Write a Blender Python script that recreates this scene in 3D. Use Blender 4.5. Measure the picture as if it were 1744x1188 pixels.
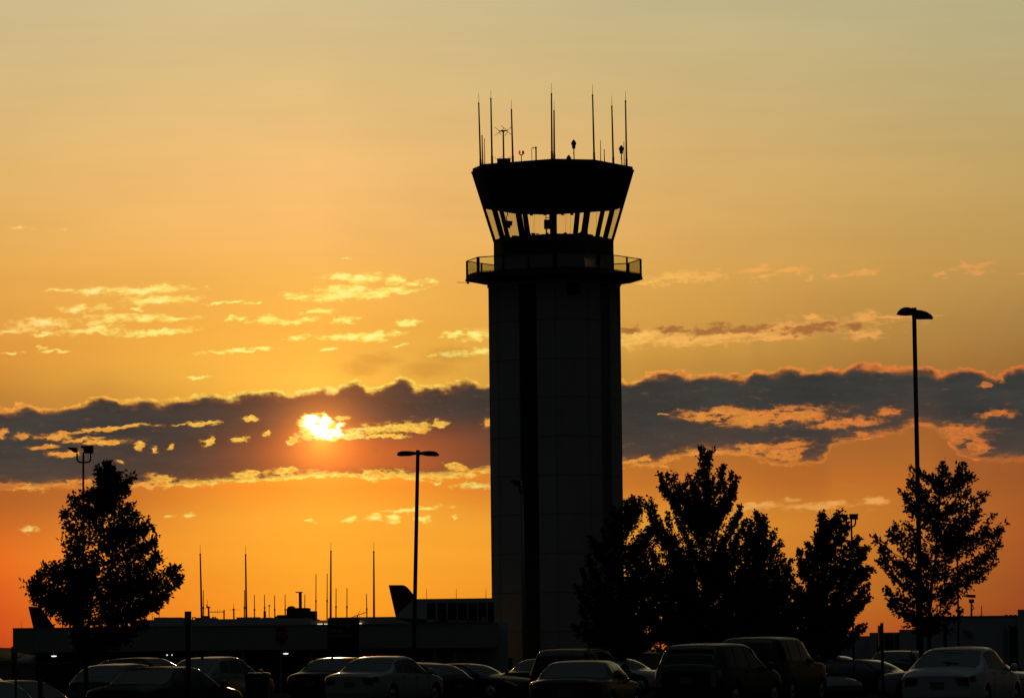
import bpy, math, random
from mathutils import Vector, Matrix
import numpy as np

random.seed(7)
rng = np.random.default_rng(7)
for o in list(bpy.data.objects):
    bpy.data.objects.remove(o, do_unlink=True)
SC = bpy.context.scene
COL = SC.collection

# ------------------------------------------------------------------ camera
FPX = 7500.0                     # focal length in photo pixels (photo 1744 wide)
CAM_H = 1.5
PITCH = math.atan((1112 - 594) / FPX)
ROLL = 0.0115
cam_d = bpy.data.cameras.new('camera')
cam = bpy.data.objects.new('camera', cam_d)
COL.objects.link(cam)
cam_d.sensor_width = 36.0
cam_d.lens = FPX / 1744 * 36.0
cam_d.clip_start = 1.0
cam_d.clip_end = 30000.0
CAMROT = Matrix.Rotation(math.pi / 2 + PITCH, 3, 'X') @ Matrix.Rotation(-ROLL, 3, 'Z')
cam.matrix_world = Matrix.Translation((0, 0, CAM_H)) @ CAMROT.to_4x4()
SC.camera = cam


def ray(x, y):
    d = CAMROT @ Vector(((x - 872) / FPX, (594 - y) / FPX, -1.0))
    return d


def at(x, y, D):
    """world point that stands at distance D and is seen at photo pixel (x, y)"""
    d = ray(x, y)
    return Vector((0, 0, CAM_H)) + d * (D / d.y)


def UV(x, y):
    """sky angles (azimuth, elevation), in units of 1/7500 radian"""
    d = ray(x, y).normalized()
    return math.atan2(d.x, d.y) * FPX, math.asin(d.z) * FPX


# ------------------------------------------------------------------ colour
def lin(c):
    c = c / 255.0
    return c / 12.92 if c <= 0.04045 else ((c + 0.055) / 1.055) ** 2.4


def rgb(r, g, b):
    return (lin(r), lin(g), lin(b), 1.0)


SC.view_settings.view_transform = 'Standard'
SC.view_settings.look = 'None'
SC.view_settings.exposure = 0.0
SC.view_settings.gamma = 1.0

# ------------------------------------------------------------------ sun
SUN_U, SUN_V = UV(548, 728)
SUN_AZ, SUN_EL = SUN_U / FPX, SUN_V / FPX
sun_d = bpy.data.lights.new('sun', 'SUN')
sun_d.energy = 0.55
sun_d.angle = math.radians(0.5)
sun_d.color = (1.0, 0.50, 0.20)
sun = bpy.data.objects.new('sun', sun_d)
COL.objects.link(sun)
sdir = Vector((math.sin(SUN_AZ) * math.cos(SUN_EL), math.cos(SUN_AZ) * math.cos(SUN_EL), math.sin(SUN_EL)))
sun.rotation_euler = sdir.to_track_quat('Z', 'Y').to_euler()
sun.location = (0, 0, 60)

# ------------------------------------------------------------------ world: sunset sky with a cloud bank
world = bpy.data.worlds.new('World')
SC.world = world
world.use_nodes = True
nt = world.node_tree
nt.nodes.clear()


def nn(t, **kw):
    n = nt.nodes.new(t)
    for k, v in kw.items():
        setattr(n, k, v)
    return n


def put(sock, v):
    if isinstance(v, bpy.types.NodeSocket):
        nt.links.new(v, sock)
    elif v is not None:
        sock.default_value = v


def MA(op, a, b=None, c=None, clamp=False):
    n = nn('ShaderNodeMath', operation=op, use_clamp=clamp)
    put(n.inputs[0], a)
    put(n.inputs[1], b)
    put(n.inputs[2], c)
    return n.outputs[0]


def VM(op, a, b=None, s=None):
    n = nn('ShaderNodeVectorMath', operation=op)
    put(n.inputs[0], a)
    put(n.inputs[1], b)
    if s is not None:
        put(n.inputs['Scale'], s)
    return n.outputs['Value'] if op in ('LENGTH', 'DOT_PRODUCT') else n.outputs['Vector']


def sstep(x, a, b, lo=0.0, hi=1.0, kind='SMOOTHSTEP'):
    n = nn('ShaderNodeMapRange', interpolation_type=kind)
    put(n.inputs['Value'], x)
    n.inputs['From Min'].default_value = a
    n.inputs['From Max'].default_value = b
    n.inputs['To Min'].default_value = lo
    n.inputs['To Max'].default_value = hi
    return n.outputs['Result']


def mixc(f, a, b, blend='MIX'):
    n = nn('ShaderNodeMix', data_type='RGBA', blend_type=blend)
    n.clamp_factor = True
    put(n.inputs['Factor'], f)
    put(n.inputs['A'], a)
    put(n.inputs['B'], b)
    return n.outputs['Result']


def ramp(fac, stops):
    n = nn('ShaderNodeValToRGB')
    cr = n.color_ramp
    stops = sorted(stops, key=lambda s: s[0])
    while len(cr.elements) < len(stops):
        cr.elements.new(0.5)
    for e, (p, c) in zip(cr.elements, stops):
        e.position = min(1, max(0, p))
        e.color = c
    put(n.inputs[0], fac)
    return n.outputs[0]


def noise(vec, scale, detail=4, rough=0.55, col=False, lac=2.0):
    n = nn('ShaderNodeTexNoise', noise_dimensions='3D')
    put(n.inputs['Vector'], vec)
    n.inputs['Scale'].default_value = scale
    n.inputs['Detail'].default_value = detail
    n.inputs['Roughness'].default_value = rough
    n.inputs['Lacunarity'].default_value = lac
    return n.outputs['Color' if col else 'Fac']


tc = nn('ShaderNodeTexCoord')
DIR = tc.outputs['Generated']
sx = nn('ShaderNodeSeparateXYZ')
nt.links.new(DIR, sx.inputs[0])
AZ = MA('ARCTAN2', sx.outputs[0], sx.outputs[1])
EL = MA('ARCSINE', sx.outputs[2])
U = MA('MULTIPLY', AZ, FPX)
V = MA('MULTIPLY', EL, FPX)
cmb = nn('ShaderNodeCombineXYZ')
nt.links.new(U, cmb.inputs[0])
nt.links.new(V, cmb.inputs[1])
UVv = cmb.outputs[0]


def mapped(vec, scl, loc=(0, 0, 0), rot=0.0):
    n = nn('ShaderNodeMapping', vector_type='POINT')
    put(n.inputs['Vector'], vec)
    n.inputs['Location'].default_value = loc
    n.inputs['Rotation'].default_value = (0, 0, rot)
    n.inputs['Scale'].default_value = scl
    return n.outputs[0]


# ---- clear sky: three columns of the photograph's gradient, blended by azimuth
def col_stops(x, lst):
    out = []
    for y, c in lst:
        out.append((UV(x, y)[1] / 1250.0 + 0.05, rgb(*c)))
    return out


vf = MA('MULTIPLY_ADD', V, 1 / 1250.0, 0.05)
near = ramp(vf, col_stops(560, [
    (0, (211, 189, 141)), (150, (227, 191, 127)), (300, (247, 191, 116)), (380, (251, 190, 108)), (480, (251, 184, 84)), (560, (252, 182, 72)),
    (640, (254, 190, 72)), (720, (255, 178, 60)), (830, (254, 152, 44)), (880, (255, 172, 52)), (950, (255, 170, 46)), (1040, (255, 158, 36)),
    (1085, (246, 134, 30)), (1120, (215, 100, 30))]))
right = ramp(vf, col_stops(1700, [
    (0, (182, 173, 131)), (150, (188, 168, 117)), (300, (193, 161, 97)), (450, (189, 147, 79)), (560, (166, 124, 66)),
    (620, (156, 108, 54)), (800, (164, 90, 41)), (900, (166, 84, 37)), (1000, (150, 73, 34)), (1060, (145, 62, 33)),
    (1110, (128, 50, 31))]))
left = ramp(vf, col_stops(10, [
    (0, (204, 184, 138)), (150, (216, 184, 126)), (300, (226, 180, 106)), (450, (232, 171, 82)), (600, (222, 150, 60)),
    (670, (205, 138, 56)), (850, (206, 108, 40)), (950, (230, 108, 34)), (1060, (210, 80, 29)), (1100, (196, 70, 28)),
    (1130, (150, 60, 30))]))
dU = MA('SUBTRACT', U, SUN_U)
fR = MA('POWER', sstep(dU, 0, 1230, kind='LINEAR'), sstep(V, 270, 420, 1.25, 0.8))
fL = MA('POWER', sstep(dU, 0, -560, kind='LINEAR'), 1.25)
sky = mixc(fR, near, right)
sky = mixc(fL, sky, left)
# soft uneven haze
hz = noise(mapped(UVv, (1 / 420.0, 1 / 90.0, 1)), 1.0, 3, 0.5)
hz2 = noise(mapped(UVv, (1 / 1100.0, 1 / 30.0, 1), loc=(1, 6, 0)), 1.0, 4, 0.55)
sky = mixc(1.0, sky, mixc(hz2, (0.96, 0.965, 0.97, 1), (1.04, 1.035, 1.03, 1)), 'MULTIPLY')
sky = mixc(1.0, sky, mixc(hz, (0.93, 0.93, 0.93, 1), (1.07, 1.07, 1.07, 1)), 'MULTIPLY')

# ---- clouds
wn = noise(mapped(UVv, (1 / 70.0, 1 / 34.0, 1)), 1.0, 3, 0.6, col=True)
warp = VM('MULTIPLY', VM('SUBTRACT', wn, (0.5, 0.5, 0.5)), (46.0, 22.0, 0.0))
wn2 = noise(mapped(UVv, (1 / 17.0, 1 / 10.0, 1), loc=(5, 8, 0)), 1.0, 2, 0.6, col=True)
warp2 = VM('MULTIPLY', VM('SUBTRACT', wn2, (0.5, 0.5, 0.5)), (22.0, 13.0, 0.0))
PW = VM('ADD', VM('ADD', UVv, warp), warp2)
n_str = noise(mapped(UVv, (1 / 54.0, 1 / 14.0, 1), rot=-0.12), 1.0, 6, 0.68)
n_fine = noise(mapped(UVv, (1 / 17.0, 1 / 8.5, 1), loc=(7, 3, 0), rot=-0.08), 1.0, 4, 0.62)
n_bil = noise(mapped(UVv, (1 / 44.0, 1 / 30.0, 1), loc=(2, 9, 0)), 1.0, 3, 0.5)
n_dust = noise(mapped(UVv, (1 / 15.0, 1 / 5.0, 1), loc=(4, 1, 0), rot=-0.42), 1.0, 4, 0.65)


TILT = 0.06
pr = nn('ShaderNodeSeparateXYZ')
nt.links.new(PW, pr.inputs[0])
PU = MA('MULTIPLY_ADD', pr.outputs[0], math.cos(TILT), MA('MULTIPLY', pr.outputs[1], math.sin(TILT)))
PV = MA('MULTIPLY_ADD', pr.outputs[1], math.cos(TILT), MA('MULTIPLY', pr.outputs[0], -math.sin(TILT)))


def blobs(lst):
    """nearest normalised distance to a list of tilted ellipses (pixel x, y, radii)"""
    run = None
    for e in lst:
        x, y, rx, ry = e[:4]
        u, v = UV(x, y)
        u, v = u * math.cos(TILT) + v * math.sin(TILT), v * math.cos(TILT) - u * math.sin(TILT)
        a = MA('MULTIPLY_ADD', PU, 1 / rx, -u / rx)
        b = MA('MULTIPLY_ADD', PV, 1 / ry, -v / ry)
        d = MA('MULTIPLY_ADD', b, b, MA('MULTIPLY', a, a))
        run = d if run is None else MA('MINIMUM', run, d)
    return MA('SQRT', run)


def grid(lst, sc, ox, oy):
    return [(ox + e[0] / sc, oy + e[1] / sc, e[2] / sc, e[3] / sc) + tuple(e[4:]) for e in lst]


thin = grid([(500, 238, 150, 13), (205, 238, 50, 6), (320, 240, 45, 12), (570, 268, 110, 14), (270, 303, 50, 12),
             (372, 300, 33, 10), (490, 303, 20, 6), (140, 360, 100, 18), (70, 380, 110, 8), (400, 340, 80, 18),
             (520, 335, 60, 14), (620, 338, 60, 9), (300, 385, 110, 11), (150, 393, 40, 6), (550, 385, 120, 10),
             (150, 440, 25, 5), (200, 453, 45, 5), (45, 460, 25, 4), (760, 278, 45, 5), (830, 275, 30, 5), (905, 275, 22, 5),
             (1220, 125, 20, 5), (1200, 190, 55, 12), (1290, 192, 70, 16), (1390, 203, 27, 14), (1060, 255, 60, 10),
             (1220, 245, 100, 26, .12), (1350, 240, 90, 16), (1440, 240, 35, 6), (1460, 215, 40, 10), (1520, 207, 20, 10),
             (840, 338, 40, 8), (940, 340, 60, 12), (1050, 342, 60, 10), (1120, 312, 45, 10), (1210, 340, 45, 10),
             (1270, 398, 140, 13, .1), (1050, 405, 40, 7), (1410, 380, 25, 8, .3), (1440, 345, 35, 10, .2), (1680, 393, 50, 18, .15),
             (1600, 393, 35, 12), (1620, 460, 80, 10), (1690, 450, 40, 10, .15), (830, 446, 110, 7), (920, 441, 35, 6),
             (1155, 447, 22, 5), (700, 550, 35, 4), (1410, 428, 20, 4), (75, 12, 34, 7), (230, 20, 14, 4)], 2.076, 0, 380)
thin += grid([(600, 623, 13, 6), (668, 618, 18, 9), (1105, 640, 16, 6), (1235, 630, 25, 10), (1320, 627, 32, 12),
              (1390, 632, 24, 12), (1505, 632, 28, 11), (1605, 630, 9, 8), (1480, 598, 80, 10), (1420, 603, 35, 6),
              (1680, 510, 55, 10), (1545, 505, 14, 5), (92, 671, 34, 8)], 2.076, 0, 580)
thin_r = grid([(250, 130, 140, 20), (400, 130, 80, 18), (130, 150, 40, 8), (600, 90, 50, 18), (750, 105, 55, 16),
               (640, 130, 60, 10), (820, 130, 16, 10), (930, 122, 45, 10), (1060, 105, 65, 10), (1530, 85, 100, 12),
               (1550, 112, 50, 10), (1390, 122, 40, 5), (1730, 115, 25, 8), (1050, 310, 70, 25), (1200, 305, 120, 10),
               (1060, 380, 70, 20), (700, 390, 120, 14), (100, 385, 130, 22), (560, 365, 560, 34), (840, 300, 30, 10)], 2.513, 1050, 420)
thin_r += grid([(640, 700, 90, 14), (870, 695, 140, 14), (1130, 675, 60, 18), (770, 668, 30, 8), (1500, 690, 30, 8)], 2.478, 1040, 580)
core_r = grid([(230, 358, 80, 20), (400, 355, 110, 24), (560, 350, 110, 22), (820, 355, 130, 22), (1010, 345, 50, 16),
               (900, 330, 60, 12), (60, 360, 40, 16)], 2.513, 1050, 420)

L1 = blobs(thin)
L2 = blobs(thin_r)
L3 = blobs(core_r)
holes = grid([(200, 338, 70, 14), (330, 312, 60, 14), (430, 306, 120, 10), (360, 360, 90, 14), (500, 370, 20, 15), (80, 333, 35, 14),
              (710, 291, 75, 8), (885, 278, 30, 11), (735, 355, 20, 26), (850, 352, 42, 16), (945, 332, 14, 13), (552, 383, 14, 11),
              (430, 425, 16, 8), (225, 395, 60, 14), (8, 327, 20, 15), (1300, 320, 100, 26), (1440, 305, 115, 26), (1560, 290, 36, 18),
              (1722, 290, 27, 22), (1250, 340, 80, 18), (1140, 308, 66, 40), (1190, 300, 30, 24), (1090, 330, 40, 22), (570, 492, 75, 24), (520, 508, 60, 12),
              (280, 505, 70, 18), (880, 480, 90, 24), (1010, 470, 52, 30), (1230, 482, 90, 14), (1330, 472, 110, 24), (1410, 470, 44, 26),
              (1612, 450, 44, 26), (70, 515, 70, 10), (1040, 350, 20, 16), (1210, 270, 20, 8), (260, 322, 110, 9), (470, 298, 70, 7), (300, 348, 80, 8), (150, 372, 60, 7), (610, 375, 18, 9), (640, 300, 30, 5), (1360, 340, 110, 9), (1180, 345, 50, 12)], 2.076, 0, 580)
holes += grid([(700, 318, 270, 42), (440, 310, 180, 30), (1180, 295, 60, 22), (1000, 345, 170, 26), (1640, 302, 80, 18),
               (740, 470, 100, 62), (600, 455, 100, 28), (1060, 410, 36, 28), (1450, 392, 150, 52), (1560, 440, 60, 62),
               (1250, 380, 40, 26), (120, 502, 70, 18), (235, 512, 70, 22), (210, 312, 16, 9), (1590, 190, 20, 10),
               (1650, 155, 16, 26), (660, 128, 26, 16)], 2.478, 1040, 580)
L4 = blobs(holes)

TOP = [(-200, 690), (0, 692), (40, 690), (87, 695), (120, 688), (178, 676), (212, 681), (270, 680), (313, 676), (366, 667), (400, 671), (448, 663),
       (482, 667), (510, 667), (544, 656), (573, 662), (612, 648), (631, 657), (689, 647), (718, 657), (770, 649), (833, 652),
       (900, 648), (980, 645), (1060, 641), (1084, 645), (1100, 633), (1137, 632), (1181, 634), (1205, 629), (1238, 636), (1270, 641), (1286, 626),
       (1314, 632), (1339, 626), (1387, 629), (1411, 622), (1435, 626), (1488, 618), (1536, 624), (1565, 622), (1609, 632),
       (1645, 625), (1694, 633), (1718, 628), (1744, 622), (1950, 622)]
BOT = [(-200, 828), (0, 831), (58, 834), (120, 831), (226, 831), (299, 829), (376, 824), (414, 820), (462, 819), (511, 814), (568, 812), (626, 816),
       (694, 815), (751, 813), (833, 805), (950, 795), (1060, 792), (1113, 794), (1161, 779), (1181, 775), (1250, 775), (1310, 790), (1355, 794), (1403, 787),
       (1415, 763), (1443, 756), (1484, 749), (1532, 738), (1565, 726), (1600, 742), (1640, 776), (1686, 787), (1744, 786), (1950, 786)]
UMIN, UMAX, VMIN, VMAX = -1100.0, 1100.0, 200.0, 600.0


def edge(pts):
    n = nn('ShaderNodeFloatCurve')
    m = n.mapping
    m.extend = 'HORIZONTAL'
    c = m.curves[0]
    q = []
    for x, y in pts:
        u, v = UV(x, y)
        q.append(((u - UMIN) / (UMAX - UMIN), (v - VMIN) / (VMAX - VMIN)))
    while len(c.points) < len(q):
        c.points.new(0.5, 0.5)
    for p, (a, b) in zip(c.points, q):
        p.location = (a, b)
        p.handle_type = 'AUTO'
    m.update()
    put(n.inputs['Value'], sstep(U, UMIN, UMAX, kind='LINEAR'))
    return MA('MULTIPLY_ADD', n.outputs[0], VMAX - VMIN, VMIN)


topV = edge(TOP)
botV = edge(BOT)
dt = MA('MULTIPLY', MA('SUBTRACT', topV, V), 1 / 4.2)
db = MA('MULTIPLY', MA('SUBTRACT', V, botV), 1 / 5.5)
cb = MA('SUBTRACT', n_bil, 0.5)
cf = MA('SUBTRACT', n_fine, 0.5)
cs = MA('SUBTRACT', n_str, 0.5)
cd = MA('SUBTRACT', n_dust, 0.5)
dt = MA('ADD', dt, MA('MULTIPLY_ADD', cb, 9.0, MA('MULTIPLY', cf, 2.6)))
db = MA('ADD', db, MA('MULTIPLY_ADD', cs, 5.0, MA('MULTIPLY', cf, 4.0)))
Fb = MA('MINIMUM', MA('MINIMUM', dt, db), 4.6)
# holes of thin lit cloud
hole = MA('MULTIPLY_ADD', L4, -1.0, 1.5)
hole = MA('MINIMUM', MA('MAXIMUM', hole, 0.0), 1.0)
web = MA('MULTIPLY_ADD', cs, 8.0, MA('MULTIPLY_ADD', cf, 7.0, MA('MULTIPLY', cd, 2.5)))
Fh = MA('ADD', MA('MULTIPLY_ADD', hole, -4.3, 4.95), web)
Fb2 = MA('MINIMUM', Fb, Fh)
# thin streaks
ns = MA('MULTIPLY_ADD', cs, 4.2, MA('MULTIPLY_ADD', cf, 4.2, MA('MULTIPLY', cd, 1.8)))
F1 = MA('ADD', MA('MULTIPLY', MA('SUBTRACT', 1.0, L1), 1.7), ns)
F1 = MA('MINIMUM', MA('ADD', F1, 0.25), MA('MULTIPLY', MA('SUBTRACT', 2.1, L1), 1.4))
F2 = MA('ADD', MA('MULTIPLY', MA('SUBTRACT', 1.0, L2), 1.7), ns)
F2 = MA('MINIMUM', MA('ADD', F2, 0.15), MA('MULTIPLY', MA('SUBTRACT', 2.0, L2), 1.4))
F3 = MA('MINIMUM', MA('ADD', MA('MULTIPLY', MA('SUBTRACT', 1.0, L3), 1.7), ns), 1.0)

# distance from the sun, in photo pixels
dV = MA('SUBTRACT', V, SUN_V)
R = MA('SQRT', MA('ADD', MA('MULTIPLY', dU, dU), MA('MULTIPLY', dV, dV)))
rf = MA('MULTIPLY', R, 1 / 1300.0)
lit = ramp(rf, [(0, rgb(255, 246, 170)), (0.06, rgb(255, 236, 110)), (0.2, rgb(255, 232, 108)), (0.32, rgb(255, 218, 106)), (0.46, rgb(249, 186, 92)),
                (0.62, rgb(240, 168, 84)), (0.8, rgb(232, 160, 82)), (1.0, rgb(216, 148, 80))])
lit_lo = ramp(rf, [(0, rgb(255, 246, 160)), (0.07, rgb(255, 222, 92)), (0.2, rgb(253, 196, 76)), (0.33, rgb(248, 170, 68)), (0.5, rgb(238, 148, 62)), (0.7, rgb(229, 127, 56)), (1.0, rgb(216, 112, 52))])
body = ramp(MA('MULTIPLY_ADD', dU, 1 / 1800.0, 0.33), [(0, rgb(66, 62, 57)), (0.2, rgb(63, 58, 53)), (0.33, rgb(74, 60, 50)), (0.48, rgb(62, 57, 52)),
                                          (0.62, rgb(60, 58, 54)), (1.0, rgb(58, 58, 56))])
bn = noise(mapped(UVv, (1 / 150.0, 1 / 30.0, 1)), 1.0, 5, 0.55)
body = mixc(1.0, body, mixc(bn, (0.66, 0.66, 0.68, 1), (1.36, 1.34, 1.30, 1)), 'MULTIPLY')
bn2 = noise(mapped(UVv, (1 / 48.0, 1 / 13.0, 1), loc=(3, 3, 0), rot=-0.07), 1.0, 5, 0.6)
body = mixc(1.0, body, mixc(bn2, (0.78, 0.78, 0.78, 1), (1.24, 1.23, 1.22, 1)), 'MULTIPLY')
# lower part of the bank takes a warmer tone from the sky under it
low = sstep(MA('SUBTRACT', V, botV), 90, 0)
body = mixc(MA('MULTIPLY', low, 0.22), body, rgb(120, 80, 56))
dUs = MA('MULTIPLY', MA('SUBTRACT', dU, 70.0), 1 / 190.0)
warm = MA('MULTIPLY', MA('EXPONENT', MA('MULTIPLY', MA('MULTIPLY', dUs, dUs), -1.0)), sstep(MA('SUBTRACT', V, botV), 115, 40))
body = mixc(MA('MULTIPLY', warm, 0.72), body, rgb(214, 104, 40))

c1 = mixc(sstep(F1, -0.6, 1.5), sky, mixc(sstep(F1, 0.6, 2.6), lit, mixc(0.55, lit, rgb(255, 250, 178))))
c1 = mixc(MA('MULTIPLY', sstep(F2, -0.7, 1.5), 0.95), c1, lit)
c1 = mixc(MA('MULTIPLY', sstep(F3, -0.6, 1.0), 0.8), c1, rgb(150, 92, 52))
# cloud shadows cast upward through the haze above the bank
wdg = blobs([(612, 628, 40, 20), (640, 612, 46, 14), (725, 628, 60, 20), (765, 604, 60, 16)])
c1 = mixc(sstep(wdg, 1.25, 0.2, 0.0, 0.34), c1, rgb(176, 112, 48))
# shade streaks just above the bank, away from the sun
c1 = mixc(MA('MULTIPLY', MA('MULTIPLY', sstep(MA('SUBTRACT', V, topV), 60, 0), sstep(dt, 0.5, -0.5)), sstep(R, 120, 420, 0.0, 0.28)), c1, rgb(150, 105, 55))
bel = MA('SUBTRACT', botV, V)
c1 = mixc(MA('MULTIPLY', MA('MULTIPLY', sstep(bel, 110, 0), sstep(bel, -12, -2)), sstep(R, 130, 420, 0.0, 0.5)), c1, rgb(146, 80, 40))
alpha_l = sstep(Fb2, -0.35, 0.45)
n_brk = noise(mapped(UVv, (1 / 95.0, 1 / 30.0, 1), loc=(11, 2, 0)), 1.0, 4, 0.6)
brk = MA('MAXIMUM', sstep(n_brk, 0.44, 0.58), sstep(MA('SUBTRACT', V, botV), 10, 26))
brk = MA('MAXIMUM', brk, sstep(R, 420, 240))
alpha_l = MA('MULTIPLY', alpha_l, MA('MULTIPLY_ADD', brk, 0.78, 0.22))
c2 = mixc(alpha_l, c1, lit_lo)
# inside lit parts a little darker web
wv = MA('MULTIPLY_ADD', cd, 0.9, MA('MULTIPLY_ADD', cs, 0.7, cf))
c2 = mixc(MA('MULTIPLY', alpha_l, sstep(wv, 0.12, -0.20, 0.0, 0.75)), c2, mixc(0.45, sky, mixc(0.4, body, rgb(190, 100, 44))))
c2 = mixc(MA('MULTIPLY', alpha_l, MA('MULTIPLY', sstep(wv, 0.05, 0.30, 0.0, 0.5), sstep(R, 420, 160))), c2, rgb(255, 236, 140))
body_e = mixc(sstep(Fb2, 4.2, 1.3, 0.0, 0.75), body, rgb(132, 82, 46))
c3 = mixc(sstep(Fb2, 0.55, 2.6), c2, body_e)
# the sun seen through the gap, with its aureole on cloud and air
dmask = (MA('MULTIPLY_ADD', cf, 2.2, MA('SUBTRACT', 1.0, blobs([(531, 717, 19, 10), (553, 716, 13, 10), (545, 732, 25, 13), (551, 744, 16, 7), (578, 727, 6, 11), (568, 737, 15, 8)]))))
disc = MA('MULTIPLY', sstep(dmask, 0.12, 0.62), sstep(R, 42, 34))
dfr = MA('MULTIPLY', sstep(dmask, -0.40, 0.3), sstep(R, 48, 36))
dV2 = MA('ADD', dV, 20.0)
Rg = MA('SQRT', MA('ADD', MA('MULTIPLY', dU, dU), MA('MULTIPLY', dV2, dV2)))
g1 = MA('EXPONENT', MA('MULTIPLY', Rg, -1 / 36.0))
g2 = MA('EXPONENT', MA('MULTIPLY', R, -1 / 105.0))
glow = VM('ADD', VM('SCALE', (1.9, 0.52, 0.05), s=g1), VM('SCALE', (0.14, 0.030, 0.002), s=g2))
c4 = VM('ADD', c3, glow)
c5 = mixc(dfr, c4, (1.5, 1.02, 0.16, 1))
c5 = mixc(disc, c5, (5.0, 4.2, 2.4, 1))

# ---- the rest of the dome, outside the picture: dusk
nish = nn('ShaderNodeTexSky', sky_type='NISHITA')
nish.sun_disc = False
nish.sun_elevation = SUN_EL
nish.sun_rotation = SUN_AZ
nish.altitude = 200
nish.air_density = 1.0
nish.dust_density = 1.5
nish_c = VM('SCALE', nish.outputs[0], s=0.0035)
dusk = VM('ADD', nish_c, mixc(sstep(EL, 0.25, 1.25), (0.0034, 0.0034, 0.0035, 1), (0.038, 0.050, 0.053, 1)))
wel = sstep(EL, 0.150, 0.34)
waz = sstep(MA('ABSOLUTE', AZ), 0.122, 0.40)
out_f = MA('MAXIMUM', wel, waz)
fin = mixc(out_f, c5, dusk)
bg = nn('ShaderNodeBackground')
nt.links.new(fin, bg.inputs['Color'])
bg.inputs['Strength'].default_value = 1.0
wo = nn('ShaderNodeOutputWorld')
nt.links.new(bg.outputs[0], wo.inputs[0])
world.cycles.sampling_method = 'MANUAL'
world.cycles.sample_map_resolution = 1024

# ------------------------------------------------------------------ materials
def mat(name, color, rough=0.7, spec=0.3, metallic=0.0, var=0.0, vscale=2.0, bump=0.0, bscale=20.0, coat=0.0, emit=None, estr=0.0,
        stretch=(1, 1, 1)):
    m = bpy.data.materials.new(name)
    m.use_nodes = True
    t = m.node_tree
    b = t.nodes['Principled BSDF']
    c = (*color[:3], 1.0)
    b.inputs['Base Color'].default_value = c
    b.inputs['Roughness'].default_value = rough
    b.inputs['Specular IOR Level'].default_value = spec
    b.inputs['Metallic'].default_value = metallic
    if coat:
        b.inputs['Coat Weight'].default_value = coat
        b.inputs['Coat Roughness'].default_value = 0.06
    tcn = t.nodes.new('ShaderNodeTexCoord')
    mp = t.nodes.new('ShaderNodeMapping')
    mp.inputs['Scale'].default_value = stretch
    t.links.new(tcn.outputs['Object'], mp.inputs['Vector'])
    if var > 0:
        nz = t.nodes.new('ShaderNodeTexNoise')
        nz.inputs['Scale'].default_value = vscale
        nz.inputs['Detail'].default_value = 6
        nz.inputs['Roughness'].default_value = 0.6
        t.links.new(mp.outputs[0], nz.inputs['Vector'])
        mx = t.nodes.new('ShaderNodeMix')
        mx.data_type = 'RGBA'
        mx.inputs['A'].default_value = (*[max(0, v * (1 - var)) for v in color[:3]], 1)
        mx.inputs['B'].default_value = (*[min(1, v * (1 + var)) for v in color[:3]], 1)
        t.links.new(nz.outputs['Fac'], mx.inputs['Factor'])
        t.links.new(mx.outputs['Result'], b.inputs['Base Color'])
    if bump > 0:
        nb = t.nodes.new('ShaderNodeTexNoise')
        nb.inputs['Scale'].default_value = bscale
        nb.inputs['Detail'].default_value = 5
        t.links.new(mp.outputs[0], nb.inputs['Vector'])
        bp = t.nodes.new('ShaderNodeBump')
        bp.inputs['Strength'].default_value = bump
        bp.inputs['Distance'].default_value = 0.02
        t.links.new(nb.outputs['Fac'], bp.inputs['Height'])
        t.links.new(bp.outputs['Normal'], b.inputs['Normal'])
    if emit:
        b.inputs['Emission Color'].default_value = (*emit[:3], 1)
        b.inputs['Emission Strength'].default_value = estr
    return m


def glass_mat(name, tint, gloss=0.12, rough=0.02, milky=0.0):
    """thin clear pane: tinted see-through with a mirror sheen at grazing angles"""
    m = bpy.data.materials.new(name)
    m.use_nodes = True
    t = m.node_tree
    t.nodes.clear()
    tr = t.nodes.new('ShaderNodeBsdfTransparent')
    tr.inputs['Color'].default_value = (*tint, 1)
    gl = t.nodes.new('ShaderNodeBsdfGlossy')
    gl.inputs['Roughness'].default_value = rough
    gl.inputs['Color'].default_value = (0.9, 0.9, 0.9, 1)
    fr = t.nodes.new('ShaderNodeFresnel')
    fr.inputs['IOR'].default_value = 1.45
    mm = t.nodes.new('ShaderNodeMath')
    mm.operation = 'MULTIPLY'
    mm.inputs[1].default_value = gloss / 0.04 * 0.3
    mm.use_clamp = True
    t.links.new(fr.outputs[0], mm.inputs[0])
    mx = t.nodes.new('ShaderNodeMixShader')
    t.links.new(mm.outputs[0], mx.inputs[0])
    t.links.new(tr.outputs[0], mx.inputs[1])
    t.links.new(gl.outputs[0], mx.inputs[2])
    o = t.nodes.new('ShaderNodeOutputMaterial')
    if milky:
        df = t.nodes.new('ShaderNodeBsdfDiffuse')
        df.inputs['Color'].default_value = (0.75, 0.76, 0.7, 1)
        m2 = t.nodes.new('ShaderNodeMixShader')
        m2.inputs[0].default_value = milky
        t.links.new(mx.outputs[0], m2.inputs[1])
        t.links.new(df.outputs[0], m2.inputs[2])
        mx = m2
    t.links.new(mx.outputs[0], o.inputs[0])
    return m


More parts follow.
